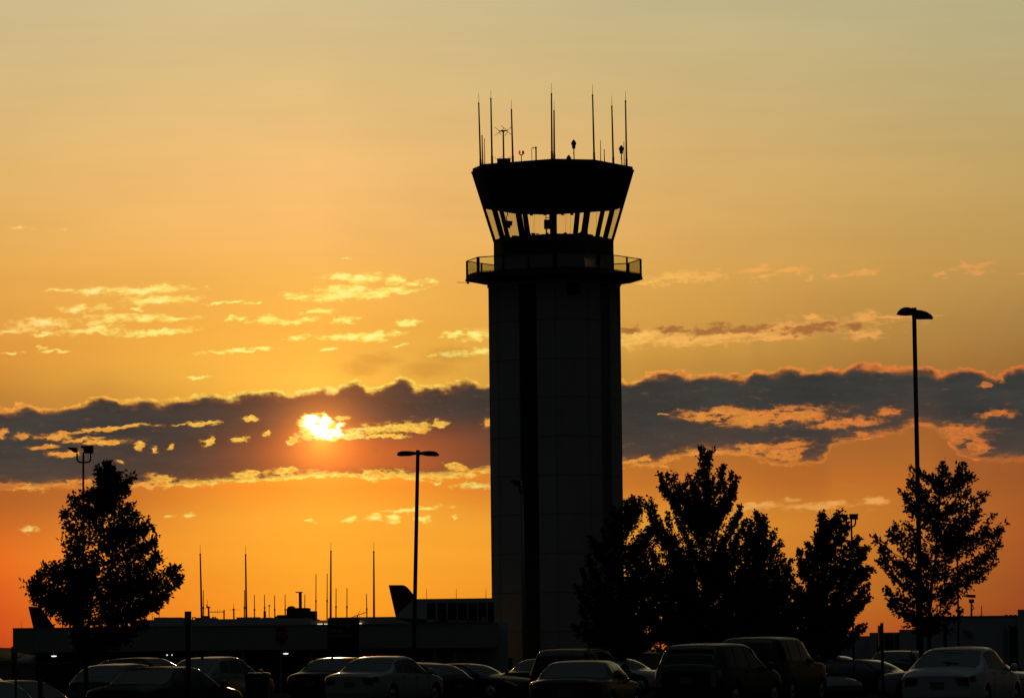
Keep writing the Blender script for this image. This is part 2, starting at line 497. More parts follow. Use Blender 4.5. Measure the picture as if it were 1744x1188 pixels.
M = {}
M['asphalt'] = mat('asphalt', (0.040, 0.040, 0.042), 0.95, 0.0, var=0.35, vscale=0.4, bump=0.4, bscale=30)
M['grass'] = mat('grass_ground', (0.045, 0.055, 0.02), 0.95, 0.1, var=0.5, vscale=0.15)
M['line_paint'] = mat('line_paint', (0.7, 0.7, 0.66), 0.7, 0.2, var=0.15, vscale=3)
M['concrete'] = mat('tower_concrete', (0.33, 0.315, 0.29), 0.85, 0.2, var=0.22, vscale=0.5, stretch=(1, 1, .25), bump=0.2, bscale=9)
M['joint'] = mat('panel_joint', (0.20, 0.19, 0.175), 0.9, 0.1)
M['dark_panel'] = mat('dark_panel', (0.025, 0.024, 0.023), 0.5, 0.3, var=0.2, vscale=1)
M['dark_panel_lit'] = mat('dark_panel_lit', (0.13, 0.125, 0.12), 0.7, 0.2, var=0.15, vscale=1)  # lighter copy of the dark infill, the brighter side painted into its colour
M['dark_metal'] = mat('dark_metal', (0.035, 0.034, 0.034), 0.5, 0.35, metallic=0.2, var=0.2, vscale=3)
M['bronze'] = mat('bronze_cladding', (0.032, 0.029, 0.026), 0.5, 0.35, var=0.15, vscale=0.8)
M['grey_metal'] = mat('galvanised_metal', (0.20, 0.20, 0.20), 0.55, 0.4, metallic=0.3, var=0.2, vscale=4)
M['antenna'] = mat('antenna_fibreglass', (0.12, 0.11, 0.10), 0.6, 0.3, var=0.2, vscale=2)
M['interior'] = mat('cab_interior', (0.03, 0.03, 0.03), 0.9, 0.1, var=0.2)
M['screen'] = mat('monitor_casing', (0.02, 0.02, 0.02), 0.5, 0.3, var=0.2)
M['cab_glass'] = glass_mat('cab_glass', (0.90, 0.88, 0.80), 0.04)
M['rail_glass'] = glass_mat('railing_panel', (0.96, 0.97, 0.80), 0.05, 0.1, milky=0.22)
M['red_lamp'] = mat('red_lamp', (0.3, 0.02, 0.02), 0.3, 0.5, emit=(1, 0.06, 0.05), estr=0.45)
M['stucco'] = mat('fascia_stucco', (0.27, 0.265, 0.255), 0.9, 0.15, var=0.10, vscale=0.5, bump=0.15, bscale=12)
M['stucco_b'] = mat('hangar_wall', (0.37, 0.38, 0.40), 0.85, 0.15, var=0.12, vscale=0.4)
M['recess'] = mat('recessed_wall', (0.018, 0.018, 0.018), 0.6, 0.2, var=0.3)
M['column'] = mat('column_paint', (0.25, 0.245, 0.235), 0.8, 0.2, var=0.1)
M['lamp_white'] = mat('soffit_lamp', (0.8, 0.8, 0.75), 0.4, 0.3, emit=(1.0, 0.93, 0.78), estr=1.3)
M['lamp_warm'] = mat('wall_lamp', (0.8, 0.7, 0.6), 0.4, 0.3, emit=(1.0, 0.62, 0.33), estr=0.95)
M['fin_paint'] = mat('fin_paint', (0.030, 0.010, 0.014), 0.4, 0.4, var=0.2, vscale=0.6)
M['plane_paint'] = mat('plane_paint', (0.35, 0.35, 0.36), 0.35, 0.5, var=0.05)
M['sign_dark'] = mat('sign_panel', (0.022, 0.022, 0.024), 0.5, 0.3, var=0.15)
M['sign_text'] = mat('sign_lettering', (0.30, 0.30, 0.29), 0.6, 0.3, var=0.05)
M['sign_red'] = mat('sign_red', (0.17, 0.018, 0.012), 0.5, 0.3, var=0.1)
M['bark'] = mat('bark', (0.05, 0.04, 0.032), 0.95, 0.1, var=0.3, vscale=12, bump=0.5, bscale=25, stretch=(1, 1, .2))
M['leaf'] = mat('leaf', (0.018, 0.028, 0.010), 0.75, 0.15, var=0.5, vscale=1.5)
M['leaf_b'] = mat('leaf_dull', (0.020, 0.027, 0.011), 0.75, 0.15, var=0.5, vscale=1.3)
M['hill'] = mat('hill_scrub', (0.10, 0.065, 0.045), 0.95, 0.05, var=0.3, vscale=0.01)
M['tyre'] = mat('tyre', (0.012, 0.012, 0.012), 0.9, 0.1, var=0.2)
M['rim'] = mat('wheel_rim', (0.30, 0.30, 0.31), 0.35, 0.5, metallic=0.7, var=0.1)
M['black_trim'] = mat('black_trim', (0.012, 0.012, 0.013), 0.6, 0.3, var=0.1)
M['car_glass'] = mat('car_glass', (0.006, 0.007, 0.008), 0.04, 0.9, var=0.1)
M['tail_red'] = mat('tail_light', (0.10, 0.006, 0.004), 0.12, 0.5, var=0.1)
M['tail_clear'] = mat('tail_light_clear', (0.20, 0.17, 0.16), 0.15, 0.5, var=0.2, vscale=14)
M['head_clear'] = mat('head_light', (0.30, 0.31, 0.32), 0.1, 0.6, var=0.2, vscale=10)
M['plate'] = mat('number_plate', (0.10, 0.10, 0.11), 0.5, 0.3, var=0.25, vscale=14)
M['chrome'] = mat('chrome', (0.55, 0.55, 0.56), 0.15, 0.5, metallic=1.0, var=0.05)
M['bin'] = mat('bin_plastic', (0.018, 0.018, 0.018), 0.5, 0.3, var=0.2)


def paint(name, c, rough=0.35, coat=0.35, spec=0.3):
    return mat(name, c, rough, spec, metallic=0.1, var=0.04, vscale=6, coat=coat)


# ------------------------------------------------------------------ mesh builder
class MB:
    def __init__(self):
        self.v = []
        self.f = []
        self.smooth = []

    def add(self, verts, faces, smooth=False):
        n = len(self.v)
        self.v += [Vector(v) for v in verts]
        self.f += [tuple(i + n for i in f) for f in faces]
        self.smooth += [smooth] * len(faces)

    def box(self, c, s, rot=None):
        c = Vector(c)
        x, y, z = s[0] / 2, s[1] / 2, s[2] / 2
        vs = [Vector((a * x, b * y, d * z)) for d in (-1, 1) for a, b in ((-1, -1), (1, -1), (1, 1), (-1, 1))]
        if rot is not None:
            vs = [rot @ v for v in vs]
        self.add([c + v for v in vs], [(3, 2, 1, 0), (4, 5, 6, 7), (0, 1, 5, 4), (1, 2, 6, 5), (2, 3, 7, 6), (3, 0, 4, 7)])

    def bbox(self, lo, hi):
        lo, hi = Vector(lo), Vector(hi)
        self.box((lo + hi) / 2, hi - lo)

    def prism(self, poly, z0, z1, poly1=None):
        """closed prism between polygon poly at z0 and poly1 at z1 (counter-clockwise)"""
        p1 = poly1 or poly
        n = len(poly)
        vs = [(x, y, z0) for x, y in poly] + [(x, y, z1) for x, y in p1]
        fs = [tuple(reversed(range(n))), tuple(range(n, 2 * n))]
        fs += [(i, (i + 1) % n, n + (i + 1) % n, n + i) for i in range(n)]
        self.add(vs, fs)

    def ring(self, outer0, outer1, inner0, inner1, z0, z1):
        n = len(outer0)
        vs = [(x, y, z0) for x, y in outer0] + [(x, y, z1) for x, y in outer1] + [(x, y, z0) for x, y in inner0] + [(x, y, z1) for x, y in inner1]
        fs = []
        for i in range(n):
            j = (i + 1) % n
            fs += [(i, j, n + j, n + i), (2 * n + j, 2 * n + i, 3 * n + i, 3 * n + j), (n + i, n + j, 3 * n + j, 3 * n + i), (j, i, 2 * n + i, 2 * n + j)]
        self.add(vs, fs)

    def extrude(self, pts, d):
        """flat outline (list of 3D points) given thickness along vector d"""
        n = len(pts)
        d = Vector(d)
        p = [Vector(q) for q in pts]
        vs = p + [q + d for q in p]
        fs = [tuple(range(n)), tuple(reversed(range(n, 2 * n)))] + [((i + 1) % n, i, n + i, n + (i + 1) % n) for i in range(n)]
        self.add(vs, fs)

    def tube(self, p0, p1, r0, r1=None, seg=8, cap=True, smooth=True):
        p0, p1 = Vector(p0), Vector(p1)
        r1 = r0 if r1 is None else r1
        d = (p1 - p0).normalized()
        a = d.orthogonal().normalized()
        b = d.cross(a)
        vs = []
        for p, r in ((p0, r0), (p1, r1)):
            for k in range(seg):
                t = 2 * math.pi * k / seg
                vs.append(p + (a * math.cos(t) + b * math.sin(t)) * r)
        fs = [(k, (k + 1) % seg, seg + (k + 1) % seg, seg + k) for k in range(seg)]
        self.add(vs, fs, smooth)
        if cap:
            n = len(self.v) - 2 * seg
            self.f += [tuple(n + k for k in reversed(range(seg))), tuple(n + seg + k for k in range(seg))]
            self.smooth += [False, False]

    def path(self, pts, radii, seg=6):
        pts = [Vector(p) for p in pts]
        if not hasattr(radii, '__len__'):
            radii = [radii] * len(pts)
        vs = []
        a = None
        for i, p in enumerate(pts):
            d = (pts[min(i + 1, len(pts) - 1)] - pts[max(i - 1, 0)]).normalized()
            if a is None:
                a = d.orthogonal().normalized()
            a = (a - d * a.dot(d))
            a = a.normalized() if a.length > 1e-6 else d.orthogonal().normalized()
            b = d.cross(a)
            for k in range(seg):
                t = 2 * math.pi * k / seg
                vs.append(p + (a * math.cos(t) + b * math.sin(t)) * radii[i])
        fs = []
        for i in range(len(pts) - 1):
            for k in range(seg):
                fs.append((i * seg + k, i * seg + (k + 1) % seg, (i + 1) * seg + (k + 1) % seg, (i + 1) * seg + k))
        fs.append(tuple(reversed(range(seg))))
        fs.append(tuple((len(pts) - 1) * seg + k for k in range(seg)))
        self.add(vs, fs, True)

    def lathe(self, c, prof, seg=12, axis='z'):
        c = Vector(c)
        vs = []
        for r, z in prof:
            for k in range(seg):
                t = 2 * math.pi * k / seg
                v = Vector((r * math.cos(t), r * math.sin(t), z))
                if axis == 'y':
                    v = Vector((v.x, v.z, v.y))
                elif axis == 'x':
                    v = Vector((v.z, v.x, v.y))
                vs.append(c + v)
        n = len(prof)
        fs = [(i * seg + k, i * seg + (k + 1) % seg, (i + 1) * seg + (k + 1) % seg, (i + 1) * seg + k) for i in range(n - 1) for k in range(seg)]
        fs += [tuple(reversed(range(seg))), tuple((n - 1) * seg + k for k in range(seg))]
        self.add(vs, fs, True)

    def build(self, name, m, parent=None, origin=None):
        me = bpy.data.meshes.new(name)
        org = Vector(origin) if origin is not None else (parent_loc(parent) if parent else Vector((0, 0, 0)))
        me.from_pydata([v - org for v in self.v], [], self.f)
        me.polygons.foreach_set('use_smooth', self.smooth)
        me.update()
        o = bpy.data.objects.new(name, me)
        COL.objects.link(o)
        me.materials.append(m)
        if parent:
            o.parent = parent
        else:
            o.location = org
        return o


def parent_loc(o):
    p = Vector((0, 0, 0))
    while o is not None:
        p = p + o.location
        o = o.parent
    return p


def thing(name, loc, label, cat, group=None):
    o = bpy.data.objects.new(name, None)
    o.empty_display_size = 0.3
    COL.objects.link(o)
    o.location = loc
    o['label'] = label
    o['category'] = cat
    if group:
        o['group'] = group
    return o


def tag(o, label, cat, group=None):
    o['label'] = label
    o['category'] = cat
    if group:
        o['group'] = group
    return o


def structure(o):
    o['kind'] = 'structure'
    return o


def text_mesh(s, size, name, m, parent, loc, rx=math.pi / 2, rz=0.0, align='LEFT', depth=0.004, spacing=1.0):
    cu = bpy.data.curves.new(name, 'FONT')
    cu.body = s
    cu.size = size
    cu.align_x = align
    cu.extrude = depth
    cu.space_line = spacing
    to = bpy.data.objects.new('text_tmp', cu)
    COL.objects.link(to)
    bpy.context.view_layer.update()
    me = bpy.data.meshes.new_from_object(to.evaluated_get(bpy.context.evaluated_depsgraph_get()))
    bpy.data.objects.remove(to, do_unlink=True)
    bpy.data.curves.remove(cu)
    o = bpy.data.objects.new(name, me)
    COL.objects.link(o)
    me.materials.clear()
    me.materials.append(m)
    o.parent = parent
    o.location = loc
    o.rotation_euler = (rx, 0, rz)
    return o


# ------------------------------------------------------------------ the ground
def smooth01(t):
    t = max(0.0, min(1.0, t))
    return t * t * (3 - 2 * t)


APRON = -1.2


def gz(x, y):
    """ground height: flat parking lot, a dip at its left corner, lower apron round the terminal"""
    dip = -0.30 * smooth01((-x - 7.2) / 2.2) * (1 - smooth01((y - 112) / 22))
    return dip + APRON * smooth01((y - 178) / 45)


def build_ground():
    xs = [-9000, -2500, -600, -160, -60, -30] + [-20 + i * 0.8 for i in range(51)] + [30, 60, 160, 600, 2500, 9000]
    ys = [-300, -60, 0, 40, 60, 70] + [75 + i * 2.0 for i in range(32)] + [145, 160, 175, 180, 185, 190, 195, 200, 205, 210, 215, 220, 225, 235, 260, 400, 900, 2500, 9000, 16000]
    vs = [(x, y, gz(x, y)) for y in ys for x in xs]
    nx = len(xs)
    fs = [(j * nx + i, j * nx + i + 1, (j + 1) * nx + i + 1, (j + 1) * nx + i) for j in range(len(ys) - 1) for i in range(nx - 1)]
    b = MB()
    b.add(vs, fs, True)
    g = b.build('ground', M['asphalt'])
    structure(g)


build_ground()

b = MB()          # bay lines of the parking rows
for row_y in (88, 104, 121, 136):
    for i in range(-7, 8):
        x = i * 2.75 + (row_y % 7) * 0.2
        r = Matrix.Rotation(-math.radians(21), 3, 'Z')
        b.box((x, row_y, gz(x, row_y) + 0.004), (0.1, 4.6, 0.004), r)
structure(b.build('bay_lines', M['line_paint'], origin=(0, 110, 0)))


def ridge(name, D, pts, m, base=-20, depth=600):
    b = MB()
    n = 60
    top = []
    for i in range(n + 1):
        t = i / n
        k = t * (len(pts) - 1)
        a = int(min(k, len(pts) - 2))
        f = smooth01(k - a)
        x = pts[a][0] + (pts[a + 1][0] - pts[a][0]) * (k - a)
        y = pts[a][1] + (pts[a + 1][1] - pts[a][1]) * f
        p = at(x, y + math.sin(i * 2.3) * 0.5 + math.sin(i * 0.9) * 0.7, D)
        top.append(p)
    vs, fs = [], []
    for p in top:
        vs += [Vector((p.x, p.y - depth, base)), p, Vector((p.x, p.y + depth, base))]
    for i in range(n):
        a = i * 3
        fs += [(a, a + 3, a + 4, a + 1), (a + 1, a + 4, a + 5, a + 2)]
    b.add(vs, fs, True)
    return structure(b.build(name, m, origin=top[n // 2]))


ridge('hills', 9000, [(-400, 1110), (-150, 1100), (30, 1102), (150, 1108), (500, 1110), (900, 1106), (1300, 1104), (1750, 1100), (2200, 1098)], M['hill'])

# ------------------------------------------------------------------ control tower
TD = 300.0
TX = at(951.3, 1112, TD).x                 # tower axis
TB = gz(0, TD)                             # apron level at its foot
ANG = [-90, -60, 0, 30, 90, 120, 180, 210]  # chamfered square seen on its corner; 0 faces the camera


def tp(deg, r):
    a = math.radians(deg)
    return (TX + r * math.sin(a), TD - r * math.cos(a))


def plan(r):
    return [tp(a, r) for a in ANG]


def plan_pt(i, f, r):
    """point at fraction f along plan edge i"""
    a, b_ = tp(ANG[i], r), tp(ANG[(i + 1) % 8], r)
    return (a[0] + (b_[0] - a[0]) * f, a[1] + (b_[1] - a[1]) * f)


tower = thing('control_tower', (TX, TD, TB), 'tall concrete airport control tower with flared glass cab, catwalk and roof antennas', 'control tower')
R_S = 4.5
Z_SH = 26.4
# shaft: long faces carry a recessed dark strip in the middle
long_edges = [1, 3, 5, 7]
b = MB()
prof = []
for i in range(8):
    prof.append(tp(ANG[i], R_S))
    if i in long_edges:
        f0, f1 = 0.37, 0.68
        nx_, ny_ = [(tp((ANG[i] + ANG[(i + 1) % 8] + (360 if i == 7 else 0)) / 2, 1.0)[k] - (TX, TD)[k]) for k in (0, 1)]
        for f, inn in ((f0, 0), (f0, .22), (f1, .22), (f1, 0)):
            x, y = plan_pt(i, f, R_S)
            prof.append((x - nx_ * inn, y - ny_ * inn))
b.prism(prof, TB - 0.3, Z_SH)
b.build('shaft', M['concrete'], tower)
# dark metal infill of the strips
for i in long_edges:
    mid = (ANG[i] + ANG[(i + 1) % 8] + (360 if i == 7 else 0)) / 2
    nx_, ny_ = [(tp(mid, 1.0)[k] - (TX, TD)[k]) for k in (0, 1)]
    p0, p1 = plan_pt(i, .372, R_S), plan_pt(i, .678, R_S)
    b = MB()
    q = [(p0[0] - nx_ * .2, p0[1] - ny_ * .2), (p1[0] - nx_ * .2, p1[1] - ny_ * .2), (p1[0] - nx_ * .13, p1[1] - ny_ * .13), (p0[0] - nx_ * .13, p0[1] - ny_ * .13)]
    b.prism(q[::-1], TB, Z_SH - .05)
    for k in range(11):
        z = TB + 1.2 + k * 2.55
        b.prism([(p0[0] - nx_ * .14, p0[1] - ny_ * .14), (p1[0] - nx_ * .14, p1[1] - ny_ * .14), (p1[0] - nx_ * .10, p1[1] - ny_ * .10), (p0[0] - nx_ * .10, p0[1] - ny_ * .10)][::-1], z, z + .08)
    b.build('recessed_strip', M['dark_panel' if i != 3 else 'dark_panel_lit'], tower)  # right face: same infill, its brighter look put into the colour
# joints of the precast panels, thin ledges standing 6 mm proud
b = MB()
for k in range(10):
    z = 23.9 - 2.62 * k
    for i in range(8):
        segs = [(0.004, .366), (.684, .996)] if i in long_edges else [(0.004, .996)]
        mid = (ANG[i] + ANG[(i + 1) % 8] + (360 if i == 7 else 0)) / 2
        nx_, ny_ = [(tp(mid, 1.0)[m_] - (TX, TD)[m_]) for m_ in (0, 1)]
        for f0, f1 in segs:
            a, c = plan_pt(i, f0, R_S), plan_pt(i, f1, R_S)
            b.prism([(a[0] + nx_ * .008, a[1] + ny_ * .008), (a[0] - nx_ * .02, a[1] - ny_ * .02), (c[0] - nx_ * .02, c[1] - ny_ * .02), (c[0] + nx_ * .008, c[1] + ny_ * .008)], z - .03, z + .03)
for a in (0, 30, -60, 90):
    x, y = tp(a, R_S - .012)
    b.box((x, y, (TB + Z_SH) / 2), (.05, .05, Z_SH - TB - .1), Matrix.Rotation(math.radians(a), 3, 'Z'))
b.build('panel_joint', M['joint'], tower)
# louvre opening under the catwalk
b = MB()
v0, v1 = tp(0, R_S), tp(30, R_S)
nx_, ny_ = math.sin(math.radians(15)), -math.cos(math.radians(15))
a, c = plan_pt(2, .36, R_S), plan_pt(2, .74, R_S)
b.prism([(a[0] + nx_ * .03, a[1] + ny_ * .03), (c[0] + nx_ * .03, c[1] + ny_ * .03), (c[0] - nx_ * .1, c[1] - ny_ * .1), (a[0] - nx_ * .1, a[1] - ny_ * .1)], 25.55, 26.38)
for k in range(6):
    z = 25.62 + k * .13
    b.prism([(a[0] + nx_ * .06, a[1] + ny_ * .06), (c[0] + nx_ * .06, c[1] + ny_ * .06), (c[0] + nx_ * .02, c[1] + ny_ * .02), (a[0] + nx_ * .02, a[1] + ny_ * .02)], z, z + .03)
b.build('louvre', M['black_trim'], tower)
# cap ledge at the head of the shaft
b = MB()
b.prism(plan(R_S + .07), Z_SH, Z_SH + .18)
b.build('shaft_cap', M['concrete'], tower)
# catwalk: sloped soffit, slab, upstand
b = MB()
b.prism(plan(R_S - .05), Z_SH + .18, 26.86, plan(5.95))
b.prism(plan(6.06), 26.86, 27.02)
b.ring(plan(6.02), plan(6.02), plan(5.9), plan(5.9), 27.02, 27.26)
b.build('catwalk', M['bronze'], tower)
# bolts / cable brackets hanging under the slab
for dg, ln in ((-93, 1.0), (62, .9)):
    b = MB()
    x, y = tp(dg, 5.9)
    b.box((x, y, 26.80), (.16, .16, .12))
    b.tube((x, y, 26.82), (x + math.copysign(.75, dg), y - .2, 26.83), .018, seg=5)
    b.build('bracket', M['dark_metal'], tower)
# guard rail
b = MB()
for i in range(8):
    p, q = tp(ANG[i], 5.97), tp(ANG[(i + 1) % 8], 5.97)
    b.tube((*p, 28.26), (*q, 28.26), .035, seg=6)
    b.tube((*p, 27.30), (*q, 27.30), .02, seg=6)
b.build('handrail', M['dark_metal'], tower)
for i in range(8):
    fs_ = (0.012, .33, .66, .988) if i in long_edges else (0.03, .97)
    for f in fs_:
        x, y = plan_pt(i, f, 5.97)
        b = MB()
        b.box((x, y, 27.76), (.10, .10, 1.0), Matrix.Rotation(math.radians(ANG[i] + 30), 3, 'Z'))
        b.build('railing_post', M['dark_metal'], tower)
for i in range(8):
    b = MB()
    p, q = plan_pt(i, .02, 5.93), plan_pt(i, .98, 5.93)
    b.add([(*p, 27.31), (*q, 27.31), (*q, 28.22), (*p, 28.22)], [(0, 1, 2, 3)])
    b.build('railing_panel', M['rail_glass'], tower)
# cab: low wall, flared frame, roof band
RC0, RC1, ZC0, ZC1 = 4.10, 5.56, 29.5, 34.3


def rcab(z):
    return RC0 + (RC1 - RC0) * (z - ZC0) / (ZC1 - ZC0)


b = MB()
b.ring(plan(RC0), plan(RC0), plan(RC0 - .25), plan(RC0 - .25), 27.02, ZC0)
b.build('cab_wall', M['bronze'], tower)
b = MB()
b.prism(plan(RC0 - .26), 28.95, 29.05)
b.build('cab_floor', M['interior'], tower)
ZW0, ZW1 = 29.66, 31.86
b = MB()
b.ring(plan(RC0 + .002), plan(rcab(ZW0)), plan(RC0 - .2), plan(rcab(ZW0) - .2), ZC0, ZW0)
b.build('window_sill', M['bronze'], tower)
b = MB()
b.prism(plan(rcab(ZW1)), ZW1, ZC1, plan(RC1))
b.prism(plan(RC1 + .03), ZC1, ZC1 + .10)
b.build('cab_fascia', M['bronze'], tower)
b = MB()
b.prism(plan(RC1 - .06), ZC1 + .10, 34.62, plan(RC1 - .08))
b.build('roof_parapet', M['bronze'], tower)
RZ = 34.62
# mullions of the window band; those at the corners are thicker
mull = [(i, 0.0, .40) for i in range(8)] + [(1, .5, .30), (3, .46, .30), (5, .58, .30), (7, .5, .30)]
for i, f, w in mull:
    x0, y0 = plan_pt(i, f, rcab(ZW0) - .10)
    x1, y1 = plan_pt(i, f, rcab(ZW1) - .10)
    ang = ANG[i] if f == 0 else (ANG[i] + ANG[(i + 1) % 8] + (360 if i == 7 else 0)) / 2
    r_ = Matrix.Rotation(math.radians(ang), 3, 'Z')
    hw, hd = w / 2, .10
    lo = [r_ @ Vector((a, c, 0)) for a, c in ((-hw, -hd), (hw, -hd), (hw, hd), (-hw, hd))]
    b = MB()
    b.add([Vector((x0, y0, ZW0)) + v for v in lo] + [Vector((x1, y1, ZW1)) + v for v in lo],
          [(3, 2, 1, 0), (4, 5, 6, 7), (0, 1, 5, 4), (1, 2, 6, 5), (2, 3, 7, 6), (3, 0, 4, 7)])
    b.build('mullion', M['bronze'], tower)
# panes
for i in range(8):
    brk = [0.0] + sorted(f for j, f, w in mull if j == i and f > 0) + [1.0]
    for f0, f1 in zip(brk[:-1], brk[1:]):
        pts = [(*plan_pt(i, f0, rcab(ZW0) - .08), ZW0), (*plan_pt(i, f1, rcab(ZW0) - .08), ZW0),
               (*plan_pt(i, f1, rcab(ZW1) - .08), ZW1), (*plan_pt(i, f0, rcab(ZW1) - .08), ZW1)]
        b = MB()
        b.add(pts, [(0, 1, 2, 3)])
        b.build('window_pane', M['cab_glass'], tower)
# inside the cab: consoles, ceiling gear, hanging monitor, speaker and cables
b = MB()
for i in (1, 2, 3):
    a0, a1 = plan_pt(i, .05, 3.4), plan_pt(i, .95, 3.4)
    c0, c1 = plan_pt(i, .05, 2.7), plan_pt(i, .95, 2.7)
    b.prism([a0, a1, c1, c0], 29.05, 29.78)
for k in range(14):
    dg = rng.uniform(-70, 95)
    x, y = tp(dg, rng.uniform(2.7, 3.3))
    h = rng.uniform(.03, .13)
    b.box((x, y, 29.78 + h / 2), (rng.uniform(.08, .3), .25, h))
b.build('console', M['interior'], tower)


def cabpt(px, py, D):
    return at(px, py, D)


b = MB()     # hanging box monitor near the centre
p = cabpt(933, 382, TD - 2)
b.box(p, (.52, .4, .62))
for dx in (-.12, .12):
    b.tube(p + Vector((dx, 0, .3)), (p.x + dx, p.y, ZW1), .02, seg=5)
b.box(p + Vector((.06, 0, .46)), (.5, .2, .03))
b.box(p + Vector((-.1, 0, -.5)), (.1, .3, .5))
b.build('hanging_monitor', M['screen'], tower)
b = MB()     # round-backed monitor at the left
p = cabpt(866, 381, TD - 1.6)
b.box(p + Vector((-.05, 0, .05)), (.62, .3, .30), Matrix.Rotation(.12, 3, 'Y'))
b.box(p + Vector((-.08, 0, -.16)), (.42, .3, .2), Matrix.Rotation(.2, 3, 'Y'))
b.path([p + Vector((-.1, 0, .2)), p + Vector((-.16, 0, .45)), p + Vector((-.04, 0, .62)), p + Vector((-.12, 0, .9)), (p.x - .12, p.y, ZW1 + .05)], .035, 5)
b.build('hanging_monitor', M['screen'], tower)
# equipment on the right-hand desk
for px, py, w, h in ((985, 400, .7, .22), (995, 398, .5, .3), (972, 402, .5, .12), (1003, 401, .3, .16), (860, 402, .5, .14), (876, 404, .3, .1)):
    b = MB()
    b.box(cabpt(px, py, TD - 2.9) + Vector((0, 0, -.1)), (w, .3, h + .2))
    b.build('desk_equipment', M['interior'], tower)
for px in (896, 908, 962, 970, 1014):
    b = MB()     # blind cords
    p = cabpt(px, 375, TD + 3.4)
    b.tube((p.x, p.y, ZW0), (p.x + .1, p.y, ZW1), .010, seg=4)
    b.build('blind_cord', M['interior'], tower)
for px in (905, 928, 958, 974):
    b = MB()     # ceiling lumps that show above the panes
    p = cabpt(px, 361, TD + 3.9)
    b.box((p.x, p.y, ZW1 - .06), (.22, .25, .12))
    b.build('ceiling_light', M['interior'], tower)

# ---- roof gear


def roof_y(px):
    """depth at which a mast seen at pixel px stands just behind the front parapet"""
    x = at(px, 270, TD).x
    best = TD
    poly = plan(RC1 - .45)
    ys = []
    for i in range(8):
        (x0, y0), (x1, y1) = poly[i], poly[(i + 1) % 8]
        if (x0 - x) * (x1 - x) <= 0 and abs(x1 - x0) > 1e-6:
            ys.append(y0 + (y1 - y0) * (x - x0) / (x1 - x0))
    return (min(ys) if ys else TD)


def whip(parent, xt, yw, yt, xb, D, zb, r0, r1, name='whip_antenna'):
    top = at(xt, yt, D)
    tip = at(xt, yw, D)
    base = at(xb, 272, D)
    base.z = zb
    b = MB()
    b.tube(base, base.lerp(top, .13), r0 * 1.25, r0 * 1.2, 8)
    b.tube(base.lerp(top, .12), top, r0, r1, 8)
    b.tube(base.lerp(top, .985), top + (top - base).normalized() * .03, r1 * 1.25, r1 * 1.25, 8)
    o = b.build(name, M['antenna'], parent)
    if yw < yt:
        b = MB()
        b.tube(top, tip, .016, .010, 5)
        b.build('antenna_tip', M['dark_metal'], o, origin=parent_loc(o))
    return o


def mast_base(xb, yb, D):
    return at(xb, yb, D)


for xt, yw, yt, xb in ((815.3, 158, 176, 818.5), (836, 153, 168, 838), (871, 170, 187, 873.5), (939.2, 142, 160, 940), (943.6, 171, 189, 944),
                       (1009.2, 144, 162, 1012), (1042, 163, 181, 1044.5), (1065.3, 155, 172, 1067)):
    whip(tower, xt, yw, yt, xb, roof_y(xb), RZ - .02, .062, .045)
for xt, yt, xb, r in ((825, 237, 825.5, .03), (821, 231, 822, .05), (1022.7, 240, 1023, .028), (1029, 255, 1029.5, .035), (1062.5, 242, 1063, .03)):
    whip(tower, xt, yt, yt, xb, roof_y(xb), RZ - .02, r, r * .7, 'stub_antenna')
# lightning cable down the front corner
b = MB()
b.tube((*tp(0, RC1 + .05), ZC1), (*tp(0, RC0 + .10), ZC0 - .2), .025, seg=5)
b.build('lightning_cable', M['dark_metal'], tower)


def bpx(px, py, D):
    return at(px, py, D)


# crossed-dipole antenna on a mast with a roof box
D0 = roof_y(857) + .6
b = MB()
base = at(858, 272, D0)
base.z = RZ - .02
hub = at(857, 222.5, D0)
b.tube(base, hub, .06, .05, 8)
b.tube(hub + Vector((-.28, 0, -.04)), hub + Vector((.30, 0, 0)), .045, .045, 6)
b.lathe(hub + Vector((0, 0, -.12)), [(.04, 0), (.14, .08), (.12, .14), (.03, .16)], 8)
for x0, y0, x1, y1, dy in ((842, 216, 850, 223, -.5), (842, 231, 850.5, 225.5, .5), (853.5, 214, 862, 221, .4), (862.5, 223.5, 871, 216, -.4),
                           (862, 223, 870.5, 229, .5), (860, 231.5, 864, 225.5, -.5), (849.5, 225, 854, 229, .2), (854, 222, 858, 218.5, .3)):
    b.tube(at(x0, y0, D0 + dy), at(x1, y1, D0), .014, .018, 5)
cr = b.build('crossed_dipole', M['antenna'], tower)
b = MB()
p = at(858, 274, D0)
b.bbox((at(846.5, 270, D0).x, D0 - .5, RZ), (at(869.5, 270, D0).x, D0 + .6, at(858, 271, D0).z))
for x0, y0, x1, y1 in ((841, 266.5, 846, 271.5), (851, 268, 856, 266), (865, 270, 869.5, 266.5), (868, 272, 871, 269.5)):
    b.tube(at(x0, y0, D0), at(x1, y1, D0), .014, seg=5)
b.build('roof_box', M['bronze'], tower)
# twin red obstruction light
D1 = roof_y(888) + .1
b = MB()
c = at(888, 263.5, D1)
b.tube((c.x, D1, RZ - .02), c, .03, seg=6)
b.path([at(885, 261.5, D1), at(885.4, 263, D1), at(888, 264.3, D1), at(890.8, 263, D1), at(891.2, 261.5, D1)], .035, 6)
ob = b.build('obstruction_light', M['dark_metal'], tower)
for k, px in enumerate((884.9, 890.9)):
    b = MB()
    p = at(px, 262.6, D1)
    b.lathe(p, [(.055, 0), (.07, .05), (.075, .14), (.05, .22), (.02, .25)], 10)
    b.build('lamp', M['red_lamp'] if k == 0 else M['dark_metal'], ob)
